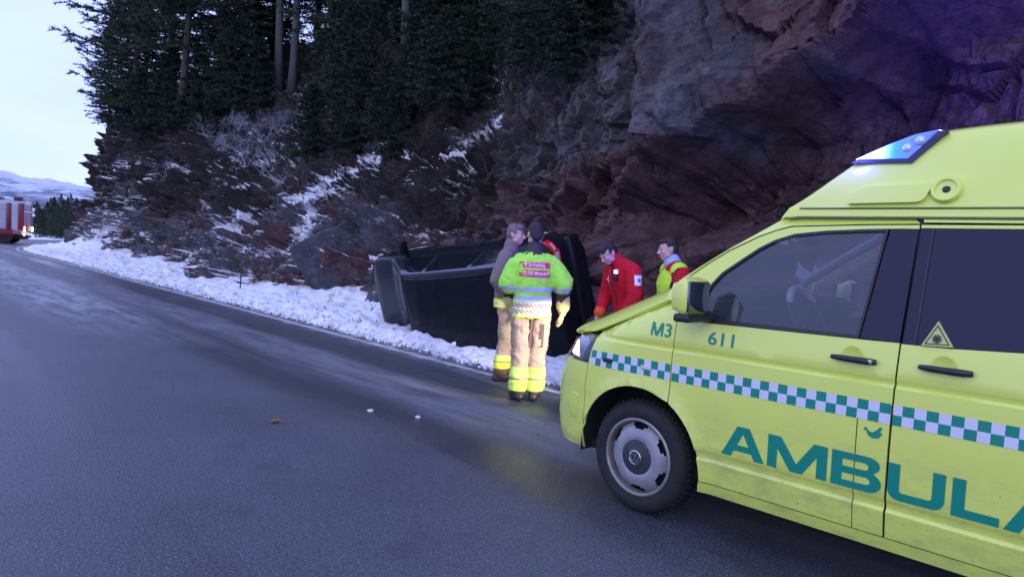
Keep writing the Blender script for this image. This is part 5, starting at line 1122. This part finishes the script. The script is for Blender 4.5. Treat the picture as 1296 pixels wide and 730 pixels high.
# ------------------------------------------------------------------ small things
bm = bmesh.new(); sp = S(17.9, 6.82, .12); add_tube(bm, [sp-Vector((0, 0, .3)), sp+Vector((.01, 0, .3)), sp+Vector((.035, .01, .72))], [.018, .018, .015], 8); pole = bm_obj('snow_pole', bm, dirty('pole_wood', (.06, .045, .04), .8), None, 50); tag(pole, 'thin dark snow pole standing in the roadside snowbank', 'pole')
def lump(name, p, r, m_, label, cat, seed, fl=.6):
    bm = bmesh.new(); bmesh.ops.create_icosphere(bm, subdivisions=3, radius=1)
    for v_ in bm.verts: n_ = mnoise.noise(v_.co*1.7+Vector((seed, 0, 0))); v_.co = Vector((v_.co.x*r[0], v_.co.y*r[1], v_.co.z*r[2]*fl))*(1+.45*n_)
    o = bm_obj(name, bm, m_, None, 40); o.location = p+Vector((0, 0, r[2]*fl*.7)); o.rotation_euler.z = seed; return tag(o, label, cat)
M_LEAF = dirty('wet_leaf', (.62, .27, .05), .5, .3); M_ICE = dirty('ice_lump', (.6, .6, .66), .5, .3)
bm = bmesh.new(); lp = [(-.075, 0), (-.05, .03), (-.01, .045), (.035, .04), (.075, .012), (.095, -.008), (.05, -.035), (0, -.05), (-.045, -.03)]
vs_ = [bm.verts.new((x, y, .010+.022*abs(y)/.05+.012*math.sin(x*40))) for x, y in lp]; cv_ = bm.verts.new((0, 0, .007))
for i in range(len(vs_)): bm.faces.new((vs_[i], vs_[(i+1) % len(vs_)], cv_))
bmesh.ops.solidify(bm, geom=bm.faces[:], thickness=.003)
lf = bm_obj('leaf', bm, M_LEAF, None, 0); lf.location = on_ground(348, 535)+Vector((0, 0, .004)); lf.rotation_euler.z = .2; lf.scale = (.62, .62, .7); tag(lf, 'orange fallen leaf lying alone on the wet asphalt', 'leaf')
for k, (px, py, r, lab) in enumerate([(469, 521, .026, 'larger white ice crumb on the asphalt, in front of the firefighters'), (529, 529, .022, 'smaller of the two ice crumbs on the asphalt')]):
    lump('ice_lump', on_ground(px, py), (r*1.2, r, r), M_ICE, lab, 'ice lump', k*3.1)
# ------------------------------------------------------------------ people (figure frame: x to the figure's right, y forward, z up)
class Form:
    """overlapping closed shapes fused into one continuous skin"""
    def __init__(s): s.bm = bmesh.new()
    def ell(s, c, r, rot=None, seg=16):
        M = Matrix.Translation(Vector(c)) @ (rot.to_matrix().to_4x4() if rot is not None else Matrix()) @ Matrix.Diagonal((r[0], r[1], r[2], 1))
        bmesh.ops.create_uvsphere(s.bm, u_segments=seg, v_segments=seg//2+2, radius=1, matrix=M)
    def limb(s, pts, rad, squash=1.0, ax=None):
        pts = [Vector(p) for p in pts]; n = 14
        for (p, q), (ra, rb) in zip(zip(pts, pts[1:]), zip(rad, rad[1:])):
            bm2 = bmesh.new(); add_tube(bm2, [p.lerp(q, t) for t in (0, .25, .5, .75, 1)], [ra+(rb-ra)*t for t in (0, .25, .5, .75, 1)], n)
            me = bpy.data.meshes.new('t'); bmesh.ops.recalc_face_normals(bm2, faces=bm2.faces[:]); bm2.to_mesh(me); bm2.free(); s.bm.from_mesh(me); bpy.data.meshes.remove(me)
        for p, r in zip(pts, rad): s.ell(p, (r, r, r), seg=12)
    def rings(s, prof, n=24):
        """prof: (centre, half width x, half depth y, rot z) rings stacked upward"""
        rg = []
        for c, rx, ry, *rz in prof:
            a0 = rz[0] if rz else 0; ca_, sa_ = math.cos(a0), math.sin(a0); r_ = []
            for k in range(n):
                a = 2*math.pi*k/n; x = rx*math.copysign(abs(math.cos(a))**.85, math.cos(a)); y = ry*math.copysign(abs(math.sin(a))**.85, math.sin(a)); r_.append(s.bm.verts.new((c[0]+x*ca_-y*sa_, c[1]+x*sa_+y*ca_, c[2])))
            rg.append(r_)
        for a, b in zip(rg, rg[1:]):
            for k in range(n): s.bm.faces.new((a[k], a[(k+1) % n], b[(k+1) % n], b[k]))
        s.bm.faces.new(rg[0][::-1]); s.bm.faces.new(rg[-1])
    def done(s, name, vox, m, parent, fold=0, fs=9, smooth=2, cut=None):
        me = bpy.data.meshes.new(name); bmesh.ops.recalc_face_normals(s.bm, faces=s.bm.faces[:]); s.bm.to_mesh(me); s.bm.free()
        o = bpy.data.objects.new(name, me); COL.objects.link(o)
        r = o.modifiers.new('r', 'REMESH'); r.mode = 'VOXEL'; r.voxel_size = vox
        if smooth: sm = o.modifiers.new('s', 'SMOOTH'); sm.iterations = smooth; sm.factor = .5
        dg = bpy.context.evaluated_depsgraph_get(); m2 = bpy.data.meshes.new_from_object(o.evaluated_get(dg)); bpy.data.objects.remove(o); bpy.data.meshes.remove(me); m2.name = name
        if fold:
            nv = len(m2.vertices); co = np.empty(nv*3, np.float32); m2.vertices.foreach_get('co', co); co = co.reshape(-1, 3); no = np.empty(nv*3, np.float32); m2.vertices.foreach_get('normal', no); no = no.reshape(-1, 3)
            x, y, z = co.T; w = fbm(x*fs+y*3, z*fs*.8+y*fs, 5, 3)-.5; w2 = np.abs(fbm(x*fs*1.1+z*fs*.5+y*4, z*fs*1.3-x*4, 9, 3)-.5)*-2+.5
            co += no*((w*.8+w2*.5)*fold)[:, None]; m2.vertices.foreach_set('co', co.ravel()); m2.update()
        o = mesh_obj(name, m2, m, parent, 180)
        return o
M_SKIN = mat('skin', (.52, .33, .26), .5); _b = M_SKIN.node_tree.nodes['Principled BSDF']; _b.inputs['Subsurface Weight'].default_value = .08; _b.inputs['Subsurface Radius'].default_value = (.01, .004, .002)
M_HAIRG = dirty('grey_brown_hair', (.17, .15, .15), .6, .6, 60, .8, bscale=160); M_HAIRD = dirty('dark_hair', (.020, .015, .014), .55, .6, 60, .8, bscale=160)
def cloth(name, c, v=.3, bands=(), axis=2, rough=.85, under=None):
    """bands: (lo, hi, colour) along z in figure space, woven or printed on the cloth"""
    m = mat(name, c, rough, spec=.25); g = NG(m); p = g.co(); xyz = g.sep(p); n = g.noise(p, 6, 5, .6)
    base = g.mix(g.math('MULTIPLY', g.smooth(n, .42, .75), v), c, tuple(x*.5 for x in c))
    for b in bands:
        lo, hi, colr = b[:3]; f = g.within(xyz[axis], lo, hi)
        if len(b) > 3:     # slanted dashes
            st = g.math('FRACT', g.math('MULTIPLY', g.math('ADD', xyz[0], g.math('MULTIPLY', xyz[2], b[4])), b[3])); f = g.math('MULTIPLY', f, g.math('LESS_THAN', st, .5))
        base = g.mix(f, base, colr)
    g.set(Base_Color=base, Normal=g.bump(g.noise(p, 140, 2), .25, .004)); return m
def head(F, c, face, sc=1.0, jaw=1.0):
    """c: head centre; face: Euler turning +y to where the face looks"""
    M = face.to_matrix(); P_ = lambda x, y, z: Vector(c)+M @ (Vector((x, y, z))*sc); R_e = face
    def e(x, y, z, a, b, d, seg=16): F.ell(P_(x, y, z), (a*sc, b*sc, d*sc), R_e, seg)
    e(0, -.012, .030, .074, .095, .088, 24); e(0, .028, -.022, .062, .070, .082, 24); e(0, .050, -.078, .040*jaw, .036, .034); e(0, .062, -.094, .022, .020, .016)
    for sx in (-1, 1):
        e(sx*.050, .02, -.055, .020, .045, .038); e(sx*.030, .080, .021, .026, .011, .007); e(sx*.031, .078, .004, .017, .012, .010); e(sx*.040, .070, -.018, .022, .018, .018); e(sx*.076, -.010, -.010, .010, .022, .032); e(sx*.080, -.018, .004, .008, .016, .018)
    F.limb([P_(0, .090, .016), P_(0, .106, -.012), P_(0, .112, -.024)], [.009*sc, .012*sc, .015*sc]); e(-.012, .100, -.028, .009, .010, .008, 10); e(.012, .100, -.028, .009, .010, .008, 10)
    e(0, .088, -.055, .024, .012, .007, 12); e(0, .086, -.067, .020, .012, .008, 12)
    return P_
def eyes(P_, root, body):
    bm = bmesh.new()
    for sx in (-1, 1): bmesh.ops.create_uvsphere(bm, u_segments=10, v_segments=8, radius=.0085, matrix=Matrix.Translation(P_(sx*.031, .0845, .004)))
    bm_obj('eyes', bm, mat('eye_dark', (.06, .05, .05), .2), root, 180)
    bm = bmesh.new()
    for sx in (-1, 1): add_tube(bm, [P_(sx*.014, .098, .022), P_(sx*.034, .094, .028), P_(sx*.052, .078, .022)], [.002, .003, .0015], 6)
    bm_obj('eyebrows', bm, M_HAIRD, root, 180)
def hair(P_, face, root, m, style=0, sc=1.0):
    F = Form(); R_e = face
    def e(x, y, z, a, b, d): F.ell(P_(x, y, z), (a*sc, b*sc, d*sc), R_e)
    e(0, -.026, .048, .081, .092, .082); e(0, -.055, .005, .074, .062, .075); e(0, .040, .088, .062, .045, .030); e(.02, .058, .082, .05, .034, .024); e(0, -.078, -.035, .055, .034, .045)
    if style: e(0, .02, .105, .065, .07, .022); e(-.03, .062, .078, .035, .03, .028); e(.065, -.005, .03, .016, .035, .03); e(-.065, -.005, .03, .016, .035, .03)
    F.done('hair', .0075, m, root, .012, 26, 1)
def hand(F, w, fwd, palm, side, L=.185, curl=.5, thick=1.0):
    """w wrist, fwd along the hand, palm normal out of the palm, side: +1 thumb towards fwd x palm"""
    fwd = Vector(fwd).normalized(); palm = (Vector(palm)-fwd*Vector(palm).dot(fwd)).normalized(); lat = fwd.cross(palm)*side; w = Vector(w)
    F.limb([w, w+fwd*L*.22], [.026*thick, .030*thick])
    for k in range(4): o = lat*(.030-.020*k)*thick; F.limb([w+fwd*L*.12+o*.7, w+fwd*L*.50+o], [.015*thick, .0135*thick])
    for k, (ln_, sp_) in enumerate(((.43, .034), (.49, .012), (.45, -.010), (.35, -.031))):
        p = w+fwd*L*.5+lat*sp_*thick; d = fwd; r = .0098*thick; q = [p]; cc = curl*(1+.18*k)
        for s_, l_ in enumerate((.45, .32, .25)): d = (d*math.cos(cc*(.5+.3*s_))+palm*math.sin(cc*(.5+.3*s_))).normalized(); q.append(q[-1]+d*ln_*L*l_)
        F.limb(q, [r*1.08, r, r*.92, r*.8])
    t0 = w+fwd*L*.16+lat*.026*thick; t1 = t0+(fwd*.55+lat*.75+palm*.25).normalized()*L*.24; t2 = t1+(fwd*.9+lat*.2+palm*.35).normalized()*L*.17; t3 = t2+(fwd+palm*.5).normalized()*L*.12
    F.limb([t0, t1, t2, t3], [.015*thick, .0125*thick, .011*thick, .009*thick])
def body_mesh(root, J, gloved=False):
    """one continuous body under the clothes: trunk, limbs, neck, head, hands and feet"""
    F = Form()
    F.limb([J['pel'], J['bel'], J['che'], J['nb']], [.13, .125, .13, .07]); F.limb([J['nb'], J['nk']], [.060, .054])
    for s_ in 'LR':
        F.limb([J['sh'+s_], J['el'+s_], J['wr'+s_]], [.050, .040, .027]); F.limb([J['nb'], J['sh'+s_]], [.06, .052])
        F.limb([J['hip'+s_], J['kn'+s_], J['an'+s_]], [.078, .050, .036]); F.limb([J['pel'], J['hip'+s_]], [.11, .085])
        F.limb([J['an'+s_], Vector(J['an'+s_])+Vector(J.get('toe'+s_, (0, .16, -.05)))], [.038, .032])
        hd = J['hand'+s_]; hand(F, J['wr'+s_], hd[0], hd[1], 1 if s_ == 'L' else -1, curl=hd[2] if len(hd) > 2 else .35)
    P_ = head(F, J['head'], J['face'], J.get('hsc', 1.0))
    F.done('body', .0085, M_SKIN, root, 0, smooth=1); return P_
def legs(root, J, m, wide=1.0, z_hem=.10, name='trousers', fold=.042):
    F = Form(); px = Vector(J['pel'])
    F.rings([(px+Vector((0, 0, -.10)), .165*wide, .125*wide), (px+Vector((0, -.01, -.02)), .182*wide, .135*wide), (px+Vector((0, 0, .06)), .175*wide, .125*wide), (px+Vector((0, 0, .14)), .165*wide, .115*wide)])
    for s_ in 'LR':
        h, k_, a = Vector(J['hip'+s_]), Vector(J['kn'+s_]), Vector(J['an'+s_]); a2 = a+Vector((0, 0, z_hem-.09))
        F.limb([h, h.lerp(k_, .5), k_, k_.lerp(a2, .5), a2], [.108*wide, .100*wide, .088*wide, .084*wide, .082*wide])
    return F.done(name, .012, m, root, fold, 8)
def boots(root, J, m):
    for s_ in 'LR':
        F = Form(); a = Vector(J['an'+s_]); t = Vector(J.get('toe'+s_, (0, .16, -.05))); t = Vector((t.x, t.y, 0)).normalized()
        F.limb([a+Vector((0, 0, .12)), a+Vector((0, 0, -.02))], [.062, .060]); b = Vector((a.x, a.y, .045)); F.limb([b-t*.05, b+t*.06, b+t*.15], [.046, .046, .040]); F.limb([Vector((a.x, a.y, .07))+t*.02, Vector((a.x, a.y, .06))+t*.13], [.056, .045])
        bm = None; o = F.done('boot', .009, m, root, .006, 20)
        for v_ in o.data.vertices:
            if v_.co.z < .004: v_.co.z = .004
def torso(F, J, w=1.0, d=1.0, hem=-.02, top=1.0):
    pe, be, ch, nb = (Vector(J[k]) for k in ('pel', 'bel', 'che', 'nb')); tw = J.get('twist', 0)
    F.rings([(pe+Vector((0, 0, hem)), .190*w, .140*d), (pe.lerp(be, .5), .186*w, .138*d), (be, .182*w, .136*d, tw*.5), (be.lerp(ch, .6), .195*w, .142*d, tw), (ch, .205*w, .140*d, tw), (ch.lerp(nb, .45), .190*w, .118*d, tw), (ch.lerp(nb, .78), .135*w, .092*d, tw), (nb+Vector((0, 0, .02)), .078, .072, tw)])
def stand(pos, yaw, name_label, cat='person'):
    return thing('person', name_label, cat, pos, (0, 0, yaw))
def heading(dx, dy): return math.atan2(dy, dx)-math.pi/2
def grnd(px, py, z=0): p = on_ground(px, py, z); return p
HIVIS_G = (.36, .84, .07); HIVIS_Y = (.50, .80, .05)
def quad_patch(bm, f, x0, x1, z0, z1, n=8, mi=0):
    r = [[bm.verts.new(f(x0+(x1-x0)*i/n, z)) for i in range(n+1)] for z in (z0, (z0+z1)/2, z1)]
    for a, b in zip(r, r[1:]):
        for i in range(n): bm.faces.new((a[i], a[i+1], b[i+1], b[i])).material_index = mi
def wrap_on(obj, d, off):
    """project figure-space points onto a garment along direction d"""
    dep_ = obj.data; from mathutils.bvhtree import BVHTree
    t = BVHTree.FromPolygons([v_.co[:] for v_ in dep_.vertices], [p_.vertices[:] for p_ in dep_.polygons]); d = Vector(d).normalized()
    def f(x, z, o=0.0, y=None):
        base = Vector((x, 0, z)) if y is None else Vector((0, y, z)); r = t.ray_cast(base-d*2, d)
        return (r[0]-d*(off+o)) if r[0] is not None else base-d*.12
    return f
def flat_text(txt, f, xc, zc, w, h, m, parent, name='lettering', bold=.01, flip=-1):
    cu = bpy.data.curves.new(name, 'FONT'); cu.body = txt; cu.size = 1; cu.offset = bold; cu.resolution_u = 2
    ob = bpy.data.objects.new(name, cu); COL.objects.link(ob); dg = bpy.context.evaluated_depsgraph_get(); me = bpy.data.meshes.new_from_object(ob.evaluated_get(dg)); bpy.data.objects.remove(ob)
    xs_ = [v_.co.x for v_ in me.vertices]; ys_ = [v_.co.y for v_ in me.vertices]; xm, ym = (min(xs_)+max(xs_))/2, (min(ys_)+max(ys_))/2; kx, ky = w/(max(xs_)-min(xs_)), h/(max(ys_)-min(ys_))
    for v_ in me.vertices: v_.co = f(xc+(v_.co.x-xm)*kx, zc+(v_.co.y-ym)*ky)
    return mesh_obj(name, me, m, parent, 180)
M_BOOT = dirty('boot_leather', (.018, .016, .016), .5, .4, 12); M_GLV = dirty('work_glove', (.60, .52, .28), .8, .4, 14, .5); M_RED = cloth('red_fleece', (.50, .008, .022), .35)
M_PATCH = mat('patch_white', (.68, .68, .74), .6); M_STAR = mat('star_blue', (.04, .08, .28), .6)
def star(f, xc, zc, r, m, parent, y=None):
    bm = bmesh.new()
    for k in range(3):
        a = math.pi/2+k*math.pi/3; d = (math.cos(a)*r, math.sin(a)*r); w_ = (-d[1]*.24, d[0]*.24)
        bm.faces.new([bm.verts.new(f(xc+s1*d[0]+s2*w_[0], zc+s1*d[1]+s2*w_[1], .0006*k)) for s1, s2 in ((1, 1), (1, -1), (-1, -1), (-1, 1))])
    return bm_obj('star_emblem', bm, m, parent, 180)
# --- firefighter in the green vest, back to the camera
r1 = stand(grnd(667, 506), heading(-.10, 1), 'firefighter with dark hair seen from behind in a lime green vest with red back labels')
J = dict(pel=(0, 0, .96), bel=(0, .0, 1.10), che=(0, .0, 1.32), nb=(0, -.005, 1.50), nk=(0, .025, 1.60), head=(0, .045, 1.705), face=Euler((-.18, 0, .12)),
    shL=(-.185, .02, 1.40), elL=(-.245, .02, 1.17), wrL=(-.20, .16, 1.00), shR=(.190, -.01, 1.405), elR=(.305, -.05, 1.19), wrR=(.325, .02, .97),
    hipL=(-.092, 0, .90), knL=(-.100, .02, .50), anL=(-.105, -.02, .10), hipR=(.092, 0, .90), knR=(.085, .035, .50), anR=(.065, -.03, .10), toeL=(-.05, .16, -.05), toeR=(.06, .16, -.05),
    handL=((.05, .1, -1), (1, .2, 0), .5), handR=((-.08, .12, -1), (-1, .1, 0), .45))
P1 = body_mesh(r1, J); eyes(P1, r1, None); hair(P1, J['face'], r1, M_HAIRD)
KIT = cloth('tan_kit_trousers', (.36, .27, .20), .35, [(.245, .35, (.50, .80, .14)), (.22, .245, (.30, .22, .15)), (.11, .22, (.55, .82, .12)), (.0, .11, (.10, .075, .06))])
tr1 = legs(r1, J, KIT, 1.06, .13); boots(r1, J, M_BOOT)
F = Form(); torso(F, J, .93, 1.0, -.06)
for s_ in 'LR': F.limb([J['sh'+s_], J['el'+s_], Vector(J['el'+s_]).lerp(Vector(J['wr'+s_]), .75)], [.068, .074, .066])
F.limb([J['nb'], Vector(J['nk'])-Vector((0, 0, .02))], [.075, .070])
F.done('jacket', .013, cloth('dark_kit_jacket', (.040, .036, .042), .3, [(1.40, 1.70, (.05, .045, .05))]), r1, .022, 9)
F = Form(); torso(F, J, 1.06, 1.20, -.10)
for sg, s_ in ((-1, 'L'), (1, 'R')):
    sh_ = Vector(J['sh'+s_]); e_ = Vector(J['el'+s_]); F.limb([sh_-Vector((sg*.06, 0, -.015)), sh_+Vector((sg*.00, 0, -.02)), sh_.lerp(e_, .5), sh_.lerp(e_, .90)], [.094, .094, .102, .113])
VEST = cloth('lime_vest', HIVIS_G, .10, [(.80, .885, (.80, .84, .10)), (.885, 1.06, (.60, .74, .36)), (.905, .945, (.42, .08, .16), 26, 1.2), (.965, 1.005, (.42, .08, .16), 26, 1.2), (1.045, 1.085, (.42, .45, .58)), (1.130, 1.17, (.42, .45, .58))], rough=.6)
vest = F.done('vest', .012, VEST, r1, .034, 8)
wf = wrap_on(vest, (0, 1, 0), .002); lab = mat('label_red', (.55, .02, .06), .5); let = mat('label_letters', (.75, .62, .78), .5)
for zc, h_, tx, w_, th in ((1.395, .060, 'UTRYKNING', .205, .040), (1.312, .072, 'LEDER BRANN', .26, .036)):
    bm = bmesh.new(); quad_patch(bm, lambda x, z: wf(x, z, .001), -.165, .145, zc-h_/2, zc+h_/2); lo = bm_obj('back_label', bm, lab, vest, 180)
    flat_text(tx, lambda x, z: wf(x, z, .0055), -.015, zc, w_, th, let, lo)
for s_ in 'LR':
    F = Form(); w_ = Vector(J['wr'+s_]); e_ = Vector(J['el'+s_]); F.limb([e_.lerp(w_, .42), e_.lerp(w_, .95)], [.064, .072]); F.limb([w_, w_+(w_-e_)*.12], [.05, .045]); hd = J['hand'+s_]; hand(F, w_+(w_-e_)*.06, hd[0], hd[1], 1 if s_ == 'L' else -1, curl=.35, thick=1.35, L=.20)
    F.done('glove', .0095, dirty('glove_yellow', (.66, .58, .20), .8, .35, 10, .3), r1, .006, 22)
wt_ = wrap_on(tr1, (0, 1, 0), .003)
for xa, xb, za, zb in ((.075, .125, .56, .80), (-.02, .02, .55, .88)):
    bm = bmesh.new(); quad_patch(bm, lambda x, z: wt_(x, z), xa, xb, za, zb, 5); bm_obj('dark_panel', bm, cloth('dark_panel', (.11, .075, .065), .3), tr1, 180)
# --- firefighter in the open tan jacket, in profile
r2 = stand(grnd(637, 481), heading(1, -.12), 'grey-haired firefighter in an open tan jacket, in profile in front of the car roof')
J = dict(pel=(0, 0, .96), bel=(0, .01, 1.10), che=(0, .01, 1.32), nb=(0, .0, 1.50), nk=(0, .035, 1.60), head=(0, .06, 1.710), face=Euler((-.10, 0, -.30)),
    shL=(-.20, .02, 1.44), elL=(-.27, .06, 1.18), wrL=(-.20, .24, 1.02), shR=(.20, -.02, 1.44), elR=(.27, -.10, 1.18), wrR=(.23, .06, .99),
    hipL=(-.092, 0, .90), knL=(-.10, .05, .50), anL=(-.105, .03, .10), hipR=(.092, 0, .90), knR=(.095, .03, .50), anR=(.10, -.03, .10), handL=((.4, .8, -.4), (.8, -.3, 0), .6), handR=((-.1, .35, -1), (-1, .1, 0), .5))
P2 = body_mesh(r2, J); eyes(P2, r2, None); hair(P2, J['face'], r2, M_HAIRG, 1)
legs(r2, J, cloth('tan_kit_trousers_dark_hem', (.40, .30, .20), .4, [(-.1, .165, (.13, .075, .05)), (.165, .235, (.70, .74, .06)), (.235, .25, (.25, .26, .08)), (.25, .32, (.62, .80, .14))]), 1.04, .14); boots(r2, J, M_BOOT)
F = Form(); torso(F, J, 1.08, 1.14, -.10)
for s_ in 'LR': F.limb([J['sh'+s_], J['el'+s_], J['wr'+s_]], [.094, .082, .070]); F.limb([J['nb'], J['sh'+s_]], [.088, .092])
F.limb([J['nb'], Vector(J['nk'])+Vector((0, -.02, -.01))], [.084, .086])
jk = F.done('jacket', .012, cloth('tan_kit_jacket', (.20, .155, .15), .35, [(.86, .90, (.70, .78, .10)), (.90, .925, (.5, .5, .45)), (.925, .97, (.70, .78, .10))]), r2, .024, 8)
wj = wrap_on(jk, (0, -1, 0), .003); bm = bmesh.new(); quad_patch(bm, lambda x, z: wj(x, z, .0), -.055, .055, 1.10, 1.50, 4); bm_obj('shirt_front', bm, cloth('lilac_shirt', (.48, .42, .56), .2), jk, 180)
for s_ in 'LR':
    F = Form(); w_ = Vector(J['wr'+s_]); e_ = Vector(J['el'+s_]); F.limb([e_.lerp(w_, .72), e_.lerp(w_, 1.0)], [.070, .074]); hd = J['hand'+s_]; hand(F, w_, hd[0], hd[1], 1 if s_ == 'L' else -1, curl=.5, thick=1.4, L=.20); F.done('glove', .0095, M_GLV, r2, .006, 22)
# --- paramedic in red, head bowed
r3 = stand(S(5.02, 6.24, -.02), heading(-.90, -.43), 'paramedic in a red fleece with head bowed, behind the ambulance bonnet')
J = dict(pel=(0, -.05, .93), bel=(0, -.02, 1.07), che=(0, .05, 1.285), nb=(0, .125, 1.45), nk=(0, .20, 1.53), head=(.0, .285, 1.575), face=Euler((-.75, 0, .12)),
    shL=(-.205, .085, 1.395), elL=(-.265, .08, 1.12), wrL=(-.22, .20, .90), shR=(.205, .085, 1.395), elR=(.265, .09, 1.12), wrR=(.22, .21, .90),
    hipL=(-.09, -.05, .88), knL=(-.10, 0, .49), anL=(-.11, -.05, .10), hipR=(.09, -.05, .88), knR=(.10, 0, .49), anR=(.11, -.05, .10), handL=((.1, .3, -1), (1, 0, 0), .5), handR=((-.1, .3, -1), (-1, 0, 0), .5))
P3 = body_mesh(r3, J); eyes(P3, r3, None); hair(P3, J['face'], r3, M_HAIRD, 1)
legs(r3, J, cloth('dark_trousers', (.03, .03, .04), .3), .98, .10); boots(r3, J, M_BOOT)
def jacket(root, J, m, w=1.06, d=1.12, hem=-.10, collar=True):
    F = Form(); torso(F, J, w, d, hem)
    for s_ in 'LR': F.limb([J['sh'+s_], J['el'+s_], J['wr'+s_]], [.092, .078, .056]); F.limb([J['nb'], J['sh'+s_]], [.088, .090])
    if collar: F.limb([J['nb'], Vector(J['nb']).lerp(Vector(J['nk']), .75)], [.080, .078])
    return F.done('jacket', .012, m, root, .022, 8)
jk = jacket(r3, J, M_RED)
wj = wrap_on(jk, (0, -1, 0), .003)
bm = bmesh.new(); add_box(bm, wj(-.085, 1.375, .012), (.05, .03, .045), bev=.008); bm_obj('lamp', bm, mat('glowing_mic', (.9, .9, .9), .4, emit=(1, .95, .95), estr=.8), r3, 40)  # white radio mic, its brightness put in as added glow
bm = bmesh.new(); add_box(bm, wj(-.08, 1.315, .012), (.045, .035, .09), bev=.008); bm_obj('radio', bm, M_BLK, r3, 40)
bm = bmesh.new(); add_tube(bm, [wj(-.08, 1.36, .01), wj(-.03, 1.42, .014), wj(.03, 1.455, .012)], .008, 6); bm_obj('radio_cord', bm, M_BLK, r3, 60)
bm = bmesh.new(); quad_patch(bm, lambda x, z: wj(x, z, .001), .07, .09, 1.25, 1.33, 2); quad_patch(bm, lambda x, z: wj(x, z, .0012), .09, .15, 1.275, 1.29, 3); bm_obj('reflective_tab', bm, M_PATCH, jk, 180)
bm = bmesh.new(); add_tube(bm, [wj(0.0, z, .002) for z in np.linspace(1.0, 1.42, 14)], .004, 5); bm_obj('zip', bm, M_BLK, jk, 60)
def arm_patch(root, jk, J, side_y, zc, sz, off=.002):
    wa = wrap_on(jk, (1, -.35 if False else 0, 0), off); f = lambda y, z, o=0.0: wa(0, z, o, y=y)
    bm = bmesh.new(); r = [[bm.verts.new(f(side_y-sz+2*sz*i/4, zc-sz*1.05+2.1*sz*k_/4)) for i in range(5)] for k_ in range(5)]
    for a, b in zip(r, r[1:]):
        for i in range(4): bm.faces.new((a[i], a[i+1], b[i+1], b[i]))
    p = bm_obj('arm_patch', bm, M_PATCH, jk, 180); star(lambda y, z, o=0.0: f(y, z, .0015+o), side_y, zc, sz*.45, M_STAR, p); return p
arm_patch(r3, jk, J, .075, 1.30, .052)
F = Form()
for s_ in 'LR': F.limb([Vector(J['el'+s_]).lerp(Vector(J['wr'+s_]), .82), J['wr'+s_]], [.062, .064])
F.done('cuffs', .011, cloth('orange_cuff', (.80, .10, .02), .2), r3, .004, 20)
# --- paramedic in the yellow vest, profile to the left
r4 = stand(S(4.42, 6.30, -.05), heading(-1, -.10), 'paramedic in a yellow vest over red sleeves, in profile beside the ambulance windscreen')
J = dict(pel=(0, -.02, .95), bel=(0, 0, 1.09), che=(0, .02, 1.31), nb=(0, .035, 1.485), nk=(0, .075, 1.585), head=(0, .115, 1.680), face=Euler((-.22, 0, .10)),
    shL=(-.21, .03, 1.43), elL=(-.28, .0, 1.16), wrL=(-.22, .16, .98), shR=(.21, .03, 1.43), elR=(.28, .02, 1.16), wrR=(.2, .2, .98),
    hipL=(-.09, -.02, .90), knL=(-.10, .02, .50), anL=(-.11, -.02, .10), hipR=(.09, -.02, .90), knR=(.10, .02, .50), anR=(.11, -.02, .10), handL=((.3, .8, -.6), (1, 0, 0), .6), handR=((-.3, .8, -.6), (-1, 0, 0), .6))
P4 = body_mesh(r4, J); eyes(P4, r4, None); hair(P4, J['face'], r4, M_HAIRD, 0)
legs(r4, J, cloth('dark_work_trousers', (.03, .03, .04), .3), .98, .10); boots(r4, J, M_BOOT); jk = jacket(r4, J, M_RED)
arm_patch(r4, jk, J, .025, 1.325, .046)
F = Form(); F.limb([Vector(J['nb'])+Vector((0, -.01, -.01)), Vector(J['nb']).lerp(Vector(J['nk']), .72)], [.092, .088]); F.done('collar', .010, cloth('pale_blue_collar', (.36, .46, .70), .2), r4, .006, 14)
F = Form(); torso(F, J, 1.15, 1.24, -.08)
for sg, s_ in ((-1, 'L'), (1, 'R')): F.limb([Vector(J['nb'])+Vector((sg*.06, -.02, -.02)), Vector(J['sh'+s_])+Vector((-sg*.035, 0, .02))], [.088, .096])
vs4 = F.done('vest', .012, cloth('yellow_vest', HIVIS_Y, .12, [(1.02, 1.07, (.6, .6, .62))], rough=.6), r4, .02, 7)
wv = wrap_on(vs4, (1, -.9, 0), .004)
wl_ = wrap_on(vs4, (1, 0, 0), .004)
bm = bmesh.new(); add_box(bm, wl_(0, 1.36, .01, y=.10), (.03, .045, .11), Euler((.3, 0, 0)), bev=.008); bm_obj('radio', bm, M_BLK, r4, 40)
bm = bmesh.new(); add_tube(bm, [wl_(0, z, .004, y=y) for y, z in ((.13, 1.22), (.12, 1.32), (.10, 1.42), (.07, 1.49))], .013, 6); bm_obj('harness_strap', bm, M_BLK, vs4, 60)
